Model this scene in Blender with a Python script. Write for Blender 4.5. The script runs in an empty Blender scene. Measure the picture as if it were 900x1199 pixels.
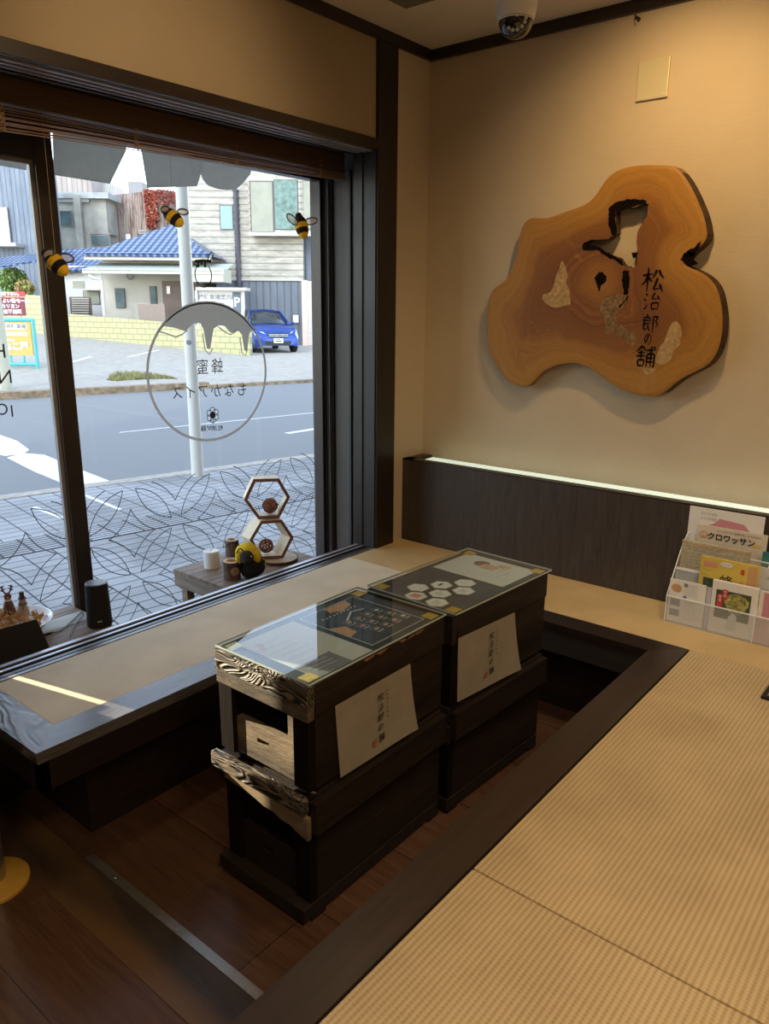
import bpy, bmesh, math, random
from mathutils import Vector as V, Matrix as M, Euler
from mathutils.geometry import delaunay_2d_cdt
random.seed(7)
R=math.radians
scn=bpy.context.scene
COL=scn.collection
K=1.1
# ------------------------------------------------------------------ camera
F=890.0; YAW,PIT,ROL=-0.6810,0.2605,0.0085
CAM=V((0,0,K))
_fw=V((math.sin(YAW)*math.cos(PIT),math.cos(YAW)*math.cos(PIT),-math.sin(PIT)))
_r=V((math.cos(YAW),-math.sin(YAW),0)); _u=_r.cross(_fw)
_r2=math.cos(ROL)*_r+math.sin(ROL)*_u; _u2=-math.sin(ROL)*_r+math.cos(ROL)*_u
FH=V((math.sin(YAW),math.cos(YAW),0)); RH=_r.copy()
def ray(px,py): return _fw+(px-450)/F*_r2-(py-599.5)/F*_u2
def on(ax,val,px,py):
    d=ray(px,py); return CAM+d*((val-CAM[ax])/d[ax])
def onX(x,px,py): return on(0,x,px,py)
def onY(y,px,py): return on(1,y,px,py)
def onZ(z,px,py): return on(2,z,px,py)
def onD(D,px,py):
    d=ray(px,py); return CAM+d*(D/d.dot(FH))
cd=bpy.data.cameras.new('camera'); cam=bpy.data.objects.new('camera',cd); COL.objects.link(cam)
cd.sensor_fit='HORIZONTAL'; cd.sensor_width=36; cd.lens=F/900*36; cd.clip_start=.02; cd.clip_end=300
m3=M((_r2,_u2,-_fw)).transposed(); cam.matrix_world=M.Translation(CAM)@m3.to_4x4()
scn.camera=cam
# ------------------------------------------------------------------ materials
MATS={}
def nt(name):
    m=bpy.data.materials.new(name); m.use_nodes=True; t=m.node_tree
    b=t.nodes['Principled BSDF']; return m,t,b
def L(t,a,b): t.links.new(a,b)
def coords(t,scale=(1,1,1),rot=(0,0,0),loc=(0,0,0),src='Object'):
    c=t.nodes.new('ShaderNodeTexCoord'); mp=t.nodes.new('ShaderNodeMapping')
    mp.inputs['Scale'].default_value=scale; mp.inputs['Rotation'].default_value=rot; mp.inputs['Location'].default_value=loc
    L(t,c.outputs[src],mp.inputs[0]); return mp.outputs[0]
def noise(t,vec,scale,detail=4,rough=.55,dist=0):
    n=t.nodes.new('ShaderNodeTexNoise'); n.inputs['Scale'].default_value=scale; n.inputs['Detail'].default_value=detail
    n.inputs['Roughness'].default_value=rough; n.inputs['Distortion'].default_value=dist
    if vec: L(t,vec,n.inputs['Vector'])
    return n.outputs['Fac']
def ramp(t,fac,stops):
    r=t.nodes.new('ShaderNodeValToRGB'); e=r.color_ramp.elements
    while len(e)<len(stops): e.new(.5)
    for el,(p,c) in zip(e,stops): el.position=p; el.color=(*c,1) if len(c)==3 else c
    L(t,fac,r.inputs[0]); return r.outputs[0]
def bump(t,b,h,strength=.3,dist=.002):
    n=t.nodes.new('ShaderNodeBump'); n.inputs['Strength'].default_value=strength; n.inputs['Distance'].default_value=dist
    L(t,h,n.inputs['Height']); L(t,n.outputs[0],b.inputs['Normal'])
def mixc(t,fac,a,b,mode='MIX'):
    n=t.nodes.new('ShaderNodeMix'); n.data_type='RGBA'; n.blend_type=mode
    if hasattr(fac,'links'): L(t,fac,n.inputs[0])
    else: n.inputs[0].default_value=fac
    for i,s in ((6,a),(7,b)):
        if hasattr(s,'links'): L(t,s,n.inputs[i])
        else: n.inputs[i].default_value=(*s,1)
    return n.outputs[2]
def math_(t,op,a,b=None):
    n=t.nodes.new('ShaderNodeMath'); n.operation=op
    for i,s in enumerate((a,b)):
        if s is None: continue
        if hasattr(s,'links'): L(t,s,n.inputs[i])
        else: n.inputs[i].default_value=s
    return n.outputs[0]
def plain(name,col,rough=.6,metal=0,var=.08,sc=30,bmp=0,spec=.5,emit=None,es=1):
    if name in MATS: return MATS[name]
    m,t,b=nt(name); b.inputs['Roughness'].default_value=rough; b.inputs['Metallic'].default_value=metal
    b.inputs['Specular IOR Level'].default_value=spec
    f=noise(t,coords(t),sc)
    c=ramp(t,f,[(.3,tuple(max(0,x*(1-var)) for x in col)),(.7,tuple(min(1,x*(1+var)) for x in col))])
    L(t,c,b.inputs['Base Color'])
    if bmp: bump(t,b,f,bmp)
    if emit: b.inputs['Emission Color'].default_value=(*emit,1); b.inputs['Emission Strength'].default_value=es
    MATS[name]=m; return m
def wood(name,c1,c2,axis=0,scale=60,stretch=14,rough=.5,bmp=.3,c3=None,rings=0,spec=.5,planks=None,bd=.002,coat=0):
    m,t,b=nt(name); s=[1,1,1]; s[axis]=1/stretch
    vec=coords(t,tuple(s)); f=noise(t,vec,scale,6,.6,.3); g=noise(t,vec,scale*4,3,.6)
    big=noise(t,coords(t,tuple(s)),scale*.12,2)
    h=math_(t,'ADD',math_(t,'MULTIPLY',f,.6),math_(t,'MULTIPLY',g,.4))
    if rings:
        s2=[1,1,1]; s2[axis]=.30; w=noise(t,coords(t,tuple(s2)),16 if rings>15 else 9,2,.5,.8)
        w=math_(t,'MULTIPLY',math_(t,'ADD',math_(t,'SINE',math_(t,'MULTIPLY',w,rings*7)),1),.5)
        h=math_(t,'ADD',math_(t,'MULTIPLY',h,.45),math_(t,'MULTIPLY',w,.55))
    c=ramp(t,h,[(.3,c1),(.68,c2)])
    if c3: c=mixc(t,ramp(t,big,[(.42,(0,0,0)),(.62,(1,1,1))]),c,c3)
    if planks:   # (bx,by,rotz) seams as dark lines
        br=t.nodes.new('ShaderNodeTexBrick'); br.offset=.45
        br.inputs['Scale'].default_value=1; br.inputs['Brick Width'].default_value=planks[0]; br.inputs['Row Height'].default_value=planks[1]
        br.inputs['Mortar Size'].default_value=.0016; br.inputs['Mortar Smooth'].default_value=.3; br.inputs['Bias'].default_value=0
        br.inputs['Color1'].default_value=(.72,.72,.72,1); br.inputs['Color2'].default_value=(1.15,1.15,1.15,1); br.inputs['Mortar'].default_value=(.25,.25,.25,1)
        L(t,coords(t,rot=(0,0,planks[2])),br.inputs[0]); c=mixc(t,1,c,br.outputs[0],'MULTIPLY')
    L(t,c,b.inputs['Base Color']); b.inputs['Roughness'].default_value=rough; b.inputs['Specular IOR Level'].default_value=spec
    if coat: b.inputs['Coat Weight'].default_value=coat; b.inputs['Coat Roughness'].default_value=.25
    bump(t,b,h,bmp,bd); return m
def glass(name,tint=(1,1,1),ior=1.45,rough=0.0,gain=1.0,haze=0):
    m=bpy.data.materials.new(name); m.use_nodes=True; t=m.node_tree; t.nodes.clear()
    o=t.nodes.new('ShaderNodeOutputMaterial'); mx=t.nodes.new('ShaderNodeMixShader'); tr=t.nodes.new('ShaderNodeBsdfTransparent'); gl=t.nodes.new('ShaderNodeBsdfGlossy')
    fr=t.nodes.new('ShaderNodeFresnel'); fr.inputs[0].default_value=ior
    tr.inputs[0].default_value=(*tint,1); gl.inputs['Roughness'].default_value=rough
    fac=math_(t,'MULTIPLY',fr.outputs[0],gain)
    g=t.nodes.new('ShaderNodeNewGeometry'); fac=math_(t,'MULTIPLY',fac,math_(t,'SUBTRACT',1.0,g.outputs['Backfacing']))
    L(t,fac,mx.inputs[0]); L(t,tr.outputs[0],mx.inputs[1]); L(t,gl.outputs[0],mx.inputs[2])
    out=mx.outputs[0]
    if haze:
        d=t.nodes.new('ShaderNodeBsdfDiffuse'); d.inputs[0].default_value=(.9,.92,.93,1); m2=t.nodes.new('ShaderNodeMixShader'); m2.inputs[0].default_value=haze
        L(t,out,m2.inputs[1]); L(t,d.outputs[0],m2.inputs[2]); out=m2.outputs[0]
    L(t,out,o.inputs[0]); return m
def plaster(name,col,bmp=.25):
    m,t,b=nt(name); v=coords(t); a=noise(t,v,3,5,.6,.4); c=noise(t,v,45,5,.65)
    sw=noise(t,coords(t,(1,1,2.2)),7,6,.7,1.2)
    cc=ramp(t,a,[(.3,tuple(x*.95 for x in col)),(.7,tuple(x*1.04 for x in col))]); L(t,cc,b.inputs['Base Color'])
    b.inputs['Roughness'].default_value=.92; b.inputs['Specular IOR Level'].default_value=.15
    bump(t,b,math_(t,'ADD',math_(t,'MULTIPLY',c,.35),math_(t,'MULTIPLY',sw,1.0)),bmp,.007); return m
def tatami(name,c1,c2,rib_axis=1,pitch=.011,bmp=.6):
    m,t,b=nt(name); c=t.nodes.new('ShaderNodeTexCoord'); sp=t.nodes.new('ShaderNodeSeparateXYZ'); L(t,c.outputs['Object'],sp.inputs[0])
    ax=sp.outputs['X' if rib_axis==1 else 'Y']; al=sp.outputs['Y' if rib_axis==1 else 'X']
    s1=math_(t,'SINE',math_(t,'MULTIPLY',ax,2*math.pi/pitch))
    ph=math_(t,'MULTIPLY',math_(t,'FLOOR',math_(t,'MULTIPLY',ax,1/pitch)),1.7)
    s2=math_(t,'SINE',math_(t,'ADD',math_(t,'MULTIPLY',al,2*math.pi/(pitch*.75)),ph))
    h=math_(t,'ADD',math_(t,'MULTIPLY',math_(t,'ADD',s1,1),.36),math_(t,'MULTIPLY',math_(t,'ADD',s2,1),.14))
    nz=noise(t,coords(t,(1,1,1)),5,5); ns=noise(t,coords(t,(1,.06,1) if rib_axis==1 else (.06,1,1)),300,2)
    col=ramp(t,h,[(.05,c1),(.75,c2)]); col=mixc(t,.22,col,ramp(t,nz,[(.35,tuple(x*.7 for x in c1)),(.65,tuple(min(1,x*1.15) for x in c2))]))
    col=mixc(t,.12,col,ramp(t,ns,[(.3,c1),(.7,c2)]))
    L(t,col,b.inputs['Base Color']); b.inputs['Roughness'].default_value=.62; b.inputs['Specular IOR Level'].default_value=.35
    bump(t,b,h,bmp,.0015); return m
DW=(.014,.009,.007)
m_dark=wood('dark_stained_wood',(.012,.0075,.006),(.028,.018,.014),1,60,16,.36,.12)
m_darkx=wood('dark_stained_wood_across',(.012,.0075,.006),(.028,.018,.014),0,60,16,.36,.12)
m_darkz=wood('dark_stained_wood_upright',(.014,.010,.009),(.03,.022,.019),2,60,16,.42,.12)
m_frame=wood('charcoal_oak_frame',(.06,.054,.052),(.16,.147,.14),1,45,10,.25,.35,rings=0)
m_framex=wood('charcoal_oak_frame_end',(.07,.063,.06),(.18,.167,.16),0,40,6,.3,.4,rings=7)
m_bar=wood('brown_black_bar',(.026,.017,.012),(.052,.034,.025),1,60,16,.30,.10)
m_panel=wood('oak_grain_panel',(.028,.020,.016),(.075,.055,.042),2,70,14,.5,.3)
m_floor=wood('brown_floor_planks',(.075,.036,.021),(.145,.075,.044),0,34,14,.26,.08,planks=(1.6,.30,0),spec=.5)
m_floorworn=wood('worn_threshold_board',(.020,.015,.012),(.06,.042,.03),0,40,6,.4,.35,c3=(.13,.07,.03))
m_hive=wood('old_hive_wood',(.006,.004,.003),(.034,.020,.013),1,50,12,.62,.8,c3=(.010,.006,.0045),spec=.3)
m_hivex=wood('old_hive_wood_across',(.006,.0045,.0035),(.030,.020,.014),0,50,10,.6,.9,spec=.3)
m_hiveend=wood('weathered_sunlit_end_grain',(.010,.008,.006),(.17,.135,.098),0,34,6,.6,1.0,rings=17,bd=.006)  # paler than the other hive wood, sunlight on this end mixed into the colour
m_hivez=wood('old_hive_post',(.004,.003,.0025),(.014,.009,.007),2,50,12,.75,.7,spec=.08)
m_hiveplank=wood('weathered_sunlit_hive_plank',(.015,.012,.009),(.15,.118,.085),0,60,5,.7,1.0,c3=(.36,.27,.17),bd=.003)  # pale hive boards, colour includes the sunlight falling on the front
m_crate=wood('rough_crate_wood',(.05,.03,.02),(.36,.25,.18),1,40,12,.6,.6)
m_crate2=wood('rough_crate_board',(.10,.078,.062),(.30,.25,.20),0,40,12,.6,.6)
m_grey=wood('grey_paint_board',(.33,.36,.35),(.55,.58,.56),1,40,12,.6,.4)
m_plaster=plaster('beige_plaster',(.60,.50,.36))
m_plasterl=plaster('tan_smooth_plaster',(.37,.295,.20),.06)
m_ceil=plaster('ceiling_paper',(.66,.58,.47),.06)
m_tat1=tatami('ledge_tatami',(.56,.48,.33),(.84,.75,.56),1,.004,.3)
m_tatb=tatami('wall_side_tatami',(.42,.29,.12),(.66,.48,.24),1,.004,.3)
m_tat=tatami('ribbed_tatami',(.37,.255,.125),(.61,.465,.265),1,.0115,.6)
m_glass=glass('window_glass',(.97,.985,.98),1.45,0,.7)
m_gtop=glass('table_glass',(.93,.97,.96),1.52,0,1.3)
m_gedge=plain('glass_edge',(.50,.60,.57),.2,var=.02)
m_acr=glass('clear_acrylic',(.97,.98,.98),1.49,.02,.6,.16)
m_acredge=plain('acrylic_edge',(.85,.88,.88),.15,var=.02)
m_black=plain('black',(.006,.006,.006),.5)
m_blackm=plain('black_matte',(.012,.012,.013),.75)
def transl(name,col,k,**kw):
    m=plain(name,col,.8,**kw); t=m.node_tree; b=t.nodes['Principled BSDF']; o=[n for n in t.nodes if n.type=='OUTPUT_MATERIAL'][0]; tr=t.nodes.new('ShaderNodeBsdfTranslucent'); tr.inputs[0].default_value=(*col,1); mx=t.nodes.new('ShaderNodeMixShader'); mx.inputs[0].default_value=k
    L(t,b.outputs[0],mx.inputs[1]); L(t,tr.outputs[0],mx.inputs[2]); L(t,mx.outputs[0],o.inputs[0]); return m
m_film=transl('grey_decal_film',(.30,.28,.25),.5,var=.03)
m_filmd=plain('dark_decal_ink',(.045,.045,.045),.7,var=.03)
m_line=plain('fine_decal_line',(.05,.055,.065),.7,var=.03)
m_alu=plain('aluminium',(.55,.52,.48),.3,.9)
m_brz=plain('bronze_frame',(.045,.036,.032),.35,.4)
m_bead=plain('grey_glazing_bead',(.28,.27,.26),.4,.3)
m_gold=plain('gold_foil',(.70,.48,.08),.35,.4,.2,60,.4)
m_white=plain('white_plastic',(.78,.76,.72),.4,var=.02)
m_paper=plain('white_paper',(.80,.78,.75),.8,var=.03,sc=8)
m_washi=plain('washi_paper',(.60,.52,.40),.9,var=.06,sc=14,bmp=.2)
m_ink=plain('brush_ink',(.008,.006,.005),.8,spec=.1)
m_seal=plain('red_seal_ink',(.45,.06,.04),.7)
m_grove=plain('pale_track_strip',(.42,.42,.46),.3,.5)  # pale strips, bright reflection on the tracks put into their colour
# ------------------------------------------------------------------ geometry
class G:
    def __init__(s): s.bm=bmesh.new(); s.mats=[]; s.mi=0
    lay=0
    def mat(s,m):
        s.lay+=1
        if m not in s.mats: s.mats.append(m)
        s.mi=s.mats.index(m); return s
    def face(s,vs):
        try: f=s.bm.faces.new(vs); f.material_index=s.mi; return f
        except ValueError: return None
    def hexa(s,p):   # 8 pts: bottom 4 ccw, top 4 ccw
        v=[s.bm.verts.new(q) for q in p]
        for idx in ((3,2,1,0),(4,5,6,7),(0,1,5,4),(1,2,6,5),(2,3,7,6),(3,0,4,7)): s.face([v[i] for i in idx])
        return v
    def box(s,x0,x1,y0,y1,z0,z1,bev=0,mx=None):
        x0,x1=min(x0,x1),max(x0,x1); y0,y1=min(y0,y1),max(y0,y1); z0,z1=min(z0,z1),max(z0,z1)
        p=[V(q) for q in ((x0,y0,z0),(x1,y0,z0),(x1,y1,z0),(x0,y1,z0),(x0,y0,z1),(x1,y0,z1),(x1,y1,z1),(x0,y1,z1))]
        if mx is not None: p=[mx@q for q in p]
        v=s.hexa(p)
        if bev:
            es={e for a in v for e in a.link_edges}
            r=bmesh.ops.bevel(s.bm,geom=list(es),offset=bev,segments=2,profile=.6,affect='EDGES')
            for f in r['faces']: f.material_index=s.mi
        return s
    def slab(s,q,n,th):  # quad corners (ccw seen along n), extruded back by th
        n=V(n).normalized(); b=[V(a)-n*th for a in q]; s.hexa(b+[V(a) for a in q]); return s
    def poly(s,pts,n,th=0):
        n=V(n).normalized(); a=[s.bm.verts.new(V(p)) for p in pts]; s.face(a)
        if th:
            b=[s.bm.verts.new(V(p)-n*th) for p in pts]; s.face(b[::-1]); k=len(pts)
            for i in range(k): s.face([a[i],b[i],b[(i+1)%k],a[(i+1)%k]])
        return s
    def tube(s,pts,r,n=8,caps=True,closed=False):
        pts=[V(p) for p in pts]; k=len(pts); rs=r if hasattr(r,'__len__') else [r]*k
        rings=[]; up=None
        for i,p in enumerate(pts):
            a=pts[(i-1)%k] if closed or i>0 else p; b=pts[(i+1)%k] if closed or i<k-1 else p
            d=(b-a).normalized()
            if up is None: up=V((0,0,1)) if abs(d.z)<.9 else V((1,0,0))
            x=d.cross(up)
            if x.length<1e-5: x=d.cross(V((1,0,0)))
            x.normalize(); y=x.cross(d).normalized(); up=y
            rings.append([s.bm.verts.new(p+(x*math.cos(2*math.pi*j/n)+y*math.sin(2*math.pi*j/n))*rs[i]) for j in range(n)])
        for i in range(k if closed else k-1):
            A,B=rings[i],rings[(i+1)%k]
            for j in range(n): s.face([A[j],A[(j+1)%n],B[(j+1)%n],B[j]])
        if caps and not closed: s.face(rings[0][::-1]); s.face(rings[-1])
        return s
    def cyl(s,p0,p1,r0,r1=None,n=24): return s.tube([p0,p1],[r0,r1 if r1 is not None else r0],n)
    def lathe(s,c,prof,n=32,mx=None):
        rings=[]; mx=mx or M.Translation(V(c))
        for r,z in prof:
            if r<1e-6: rings.append([s.bm.verts.new(mx@V((0,0,z)))])
            else: rings.append([s.bm.verts.new(mx@V((r*math.cos(2*math.pi*j/n),r*math.sin(2*math.pi*j/n),z))) for j in range(n)])
        for A,B in zip(rings,rings[1:]):
            for j in range(n):
                a=[A[j%len(A)],A[(j+1)%len(A)]] if len(A)>1 else [A[0]]
                b=[B[(j+1)%len(B)],B[j%len(B)]] if len(B)>1 else [B[0]]
                s.face(a+b)
        return s
    def ball(s,c,r,sc=(1,1,1),n=16,mx=None):
        m=M.Translation(V(c))@(mx or M())@M.Diagonal((*sc,1))
        before=set(s.bm.faces)
        bmesh.ops.create_uvsphere(s.bm,u_segments=n,v_segments=max(6,n//2+2),radius=r,matrix=m)
        for f in s.bm.faces:
            if f not in before: f.material_index=s.mi; f.smooth=True
        return s
    def ribbon(s,pts,w,n,close=False,lift=0):
        # flat stroke of width w (float or list) on plane with normal n
        n=V(n).normalized(); pts=[V(p)+n*lift for p in pts]; k=len(pts); A=[];B=[]
        for i in range(k):
            a=pts[(i-1)%k] if close or i>0 else pts[i]; b=pts[(i+1)%k] if close or i<k-1 else pts[i]
            d=(b-a)
            if d.length<1e-9: d=V((1,0,0))
            x=n.cross(d.normalized()); ww=(w[i] if hasattr(w,'__len__') else w)/2
            A.append(s.bm.verts.new(pts[i]+x*ww)); B.append(s.bm.verts.new(pts[i]-x*ww))
        for i in range(k if close else k-1):
            j=(i+1)%k; s.face([B[i],B[j],A[j],A[i]])
        return s
    def text(s,txt,size,o,ax,ay,cx=True,mirror=False,thick=0,vertical=False,wid=1.0):
        ax=V(ax).normalized(); ay=V(ay).normalized()
        if vertical:
            for i,ch in enumerate(txt): s.text(ch,size,V(o)-ay*size*1.08*i,ax,ay,cx,mirror,thick,False,wid)
            return s
        cu=bpy.data.curves.new('t','FONT'); cu.body=txt; cu.size=size; cu.align_x='CENTER' if cx else 'LEFT'; cu.align_y='CENTER'; cu.offset=thick; cu.resolution_u=3
        ob=bpy.data.objects.new('t',cu); COL.objects.link(ob); dg=bpy.context.evaluated_depsgraph_get()
        me=bpy.data.meshes.new_from_object(ob.evaluated_get(dg))
        n=ax.cross(ay); sx=(-1 if mirror else 1)*wid
        vs=[s.bm.verts.new(V(o)+ax*(v.co.x*sx)+ay*v.co.y+n*.0006) for v in me.vertices]
        for p in me.polygons:
            q=[vs[i] for i in p.vertices]; s.face(q if sx>0 else q[::-1])
        bpy.data.objects.remove(ob); bpy.data.curves.remove(cu); bpy.data.meshes.remove(me)
        return s
    def obj(s,name,mat=None,parent=None,smooth=False,base=None,fix=True):
        if mat and not s.mats: s.mats=[mat]
        if fix: bmesh.ops.recalc_face_normals(s.bm,faces=s.bm.faces)
        me=bpy.data.meshes.new(name); 
        org=V((0,0,0))
        if parent is not None and not parent.get('_local'): org=worldloc(parent)
        elif parent is None:
            if base is not None: org=V(base)
            else:
                vs=[v.co for v in s.bm.verts]; 
                org=V(((min(v.x for v in vs)+max(v.x for v in vs))/2,(min(v.y for v in vs)+max(v.y for v in vs))/2,min(v.z for v in vs)))
        bmesh.ops.translate(s.bm,vec=-org,verts=s.bm.verts)
        s.bm.to_mesh(me); s.bm.free()
        for m in s.mats: me.materials.append(m)
        if smooth:
            for p in me.polygons: p.use_smooth=True
            try: me.set_sharp_from_angle(angle=R(40))
            except Exception: pass
        o=bpy.data.objects.new(name,me); COL.objects.link(o)
        if parent is not None: o.parent=parent
        else: o.location=org
        return o
WL={}
def worldloc(o):
    p=V(o.location); q=o.parent
    while q: p+=V(q.location); q=q.parent
    return p
def tag(o,label=None,cat=None,group=None,kind=None):
    for k,v in (('label',label),('category',cat),('group',group),('kind',kind)):
        if v: o[k]=v
    return o
def thing(name,label,cat,loc=(0,0,0),rz=0,group=None,local=False):
    o=bpy.data.objects.new(name,None); COL.objects.link(o); o.location=V(loc); o.rotation_euler=(0,0,rz); o.empty_display_size=.05
    if local: o['_local']=1
    return tag(o,label,cat,group)
def struct(name,g,m=None,**k): return tag(g.obj(name,m,**k),kind='structure')
def bx(*a,m=None,bev=0):
    g=G(); g.mats=[m] if m else []; return g.box(*a,bev=bev)
def arc(p,q,b,n=8,up=None):   # curve p->q in plane, bulge b sideways (left of direction) given normal up
    p,q=V(p),V(q); d=q-p; s=V(up).normalized().cross(d).normalized()
    return [p+d*t+s*(b*4*t*(1-t)) for t in [i/n for i in range(n+1)]]
# brush characters (unit box, y up)
CH={
'matsu':[[(.03,.68),(.5,.75)],[(.27,1),(.27,.02)],[(.26,.66),(.16,.42),(0,.28)],[(.3,.62),(.47,.42)],[(.64,.92),(.58,.72),(.47,.58)],[(.74,.92),(.84,.72),(1,.58)],[(.72,.6),(.62,.3),(.54,.12),(.9,.2)],[(.82,.36),(.97,.04)]],
'ji':[[(.08,.92),(.2,.8)],[(0,.64),(.13,.53)],[(.03,.06),(.12,.15),(.22,.36)],[(.62,1),(.44,.64),(.86,.68)],[(.78,.84),(.95,.6)],[(.45,.42),(.5,.06)],[(.45,.42),(.9,.46),(.82,.08)],[(.5,.1),(.82,.12)]],
'rou':[[(.22,1),(.3,.88)],[(.08,.8),(.1,.12),(.32,.26)],[(.08,.82),(.44,.84),(.42,.48)],[(.1,.66),(.42,.68)],[(.1,.48),(.42,.5)],[(.3,.42),(.46,.08)],[(.62,.88),(.9,.9),(.76,.66),(.92,.46),(.76,.32)],[(.63,.9),(.62,0)]],
'no':[[(.52,.82),(.4,.4),(.2,.2),(.08,.42),(.2,.74),(.52,.9),(.85,.76),(.92,.44),(.76,.18),(.52,.04)]],
'ho':[[(.28,1),(.16,.84),(0,.7)],[(.28,1),(.5,.78)],[(.1,.66),(.44,.7)],[(.27,.8),(.27,.36)],[(.02,.5),(.5,.54)],[(.1,.3),(.14,.02)],[(.1,.32),(.44,.35),(.4,.03)],[(.14,.06),(.4,.07)],[(.52,.8),(1,.85)],[(.88,1),(.98,.9)],[(.58,.62),(.56,0)],[(.58,.63),(.96,.66),(.94,.03),(.85,.1)],[(.58,.44),(.94,.46)],[(.58,.26),(.94,.28)],[(.77,1),(.77,.02)]]}
def brush(g,key,o,ax,ay,size,n,w=.1,lift=.0008,wid=1.0):
    ax=V(ax).normalized(); ay=V(ay).normalized()
    for st in CH[key]:
        P=[]; 
        for a,b in zip(st,st[1:]):
            for i in range(4): t=i/4; P.append((a[0]+(b[0]-a[0])*t,a[1]+(b[1]-a[1])*t))
        P.append(st[-1]); k=len(P)
        for _ in range(1):
            P=[P[0]]+[((P[i-1][0]+P[i][0]*2+P[i+1][0])/4,(P[i-1][1]+P[i][1]*2+P[i+1][1])/4) for i in range(1,k-1)]+[P[-1]]
        W=[w*size*(1.15-.75*(i/(k-1))**1.5)*(.6 if i==0 else 1) for i in range(k)]
        g.ribbon([V(o)+ax*((x-.5)*size*wid)+ay*((y-.5)*size) for x,y in P],W,n,lift=lift)
NAME=['matsu','ji','rou','no','ho']
# ------------------------------------------------------------------ room shell
XW=-2.01*K; YW=2.75*K; YP=2.603*K; ZC=1.995*K; ZF=-.36*K; XG=-2.64*K
XT=-2.115*K  # outer edge of the sliding track
XR,YR=3.2,-3.2
struct('floor',bx(XT,XR,YR,YW+.1,ZF-.05,ZF,m=m_floor))
struct('wall_back',bx(XW-.15,XR+.1,YW,YW+.12,ZF,ZC+.1,m=m_plaster))
struct('wall_right',bx(XR,XR+.12,YR,YW+.1,ZF,ZC+.1,m=m_plaster))
struct('wall_rear',bx(-3.1,XR+.1,YR-.12,YR,-.45,ZC+.1,m=m_plaster))
struct('ceiling',bx(XW-.02,XR,YR,YW,ZC,ZC+.06,m=m_ceil))
# wall over the window + strip by the corner
yPL,yPR=2.41*K,2.528*K
zL0,zL1=1.579*K,1.622*K
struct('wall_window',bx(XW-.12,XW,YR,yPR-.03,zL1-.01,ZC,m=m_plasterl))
struct('wall_corner',bx(XW-.12,XW,yPR-.03,YW,ZF,ZC,m=m_plaster))
struct('trim_1',bx(XW-.005,XW+.018,YR,YW,ZC-.042,ZC,m=m_dark,bev=.002))
struct('trim_2',bx(XW+.018,XR,YW-.02,YW+.001,ZC-.042,ZC,m=m_darkx,bev=.002))
struct('trim_3',bx(XT,XW+.014,yPL,yPR,0,ZC-.0425,m=m_darkz,bev=.003))   # corner post
g=G(); g.mat(m_dark).box(XW-.115,XW+.012,YR,yPL,zL0+.006,zL1,bev=.002)
for i in range(3): g.mat(m_grove).box(XW-.018-.034*i-.012,XW-.018-.034*i,YR,yPL,zL0+.0005,zL0+.0065)
g.mat(m_dark).box(XW-.115,XW-.105,YR,yPL,zL0-.004,zL0+.008)
struct('trim_4',g)
# jamb grooves facing the opening
g=G(); g.mat(m_darkz)
g.box(XT-.001,XT+.045,yPL-.006,yPL+.002,0,zL0); g.box(XW-.05,XW+.004,yPL-.006,yPL+.002,0,zL0)
struct('trim_5',g)
# bay beyond the track
yB=XG*0+2.99+.075
struct('wall_bay',bx(XG-.1,XT,yB,yB+.1,-.5,2.0,m=wood('bay_brown_wood',(.042,.031,.026),(.075,.058,.050),2,40,16,.5,.1)))
g=G(); g.mat(m_darkz).box(XT-.03,XT+.0,yPR,yB,-.5,zL0+.1)
struct('wall_bay_return',g)
for i_,px_ in enumerate((411.5,391.5)):
    xg_=on(1,yB,px_,500).x; struct('trim_%d'%(17+i_),bx(xg_-.008,xg_+.006,yB-.012,yB+.001,-.45,zL0+.03,m=m_black))
struct('ceiling_bay',bx(XG-.1,XW-.115,-1.2,yB,zL0+.03,zL0+.08,m=m_dark))
struct('floor_bay',bx(XG-.05,XT,-1.2,yB,-.45,ZF,m=m_crate))
# unseen mask added at the left; its narrow slit shapes the glint beam
g=G(); g.mat(m_darkz); g.box(XG-.06,XG+.03,-3.3,.58*K,-.45,2.0); g.box(XG-.005,XG+.005,.703*K,1.06*K,-.45,2.0)
g.box(XG-.005,XG+.005,.58*K,.703*K,.70*K,2.0); g.box(XG-.005,XG+.005,.58*K,.703*K,-.45,.05); g.box(XG-.005,XG+.005,.58*K,.684*K,.05,.27*K); g.box(XG-.005,XG+.005,.58*K,.650*K,.27*K,.70*K)
struct('glint_mask',g)
# upper facade and eaves of the shop (casts the shade on the street)
struct('wall_facade',bx(XG-.12,XG-.02,-9,9,zL0+.08,12.0,m=plain('shop_facade',(.4,.38,.35),.8)))
struct('wall_facade_side',bx(XG-.12,XG-.02,yB+.1,9,-.45,zL0+.08,m=plain('shop_facade',(.4,.38,.35),.8)))
struct('wall_facade_left',bx(XG-.12,XG-.07,-9,-3.2,-.45,zL0+.08,m=plain('shop_facade',(.4,.38,.35),.8)))
struct('roof_shop',bx(XG-.6,XR+.3,-9,9,12.0,12.15,m=plain('shop_facade',(.4,.38,.35),.8)))
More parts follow.
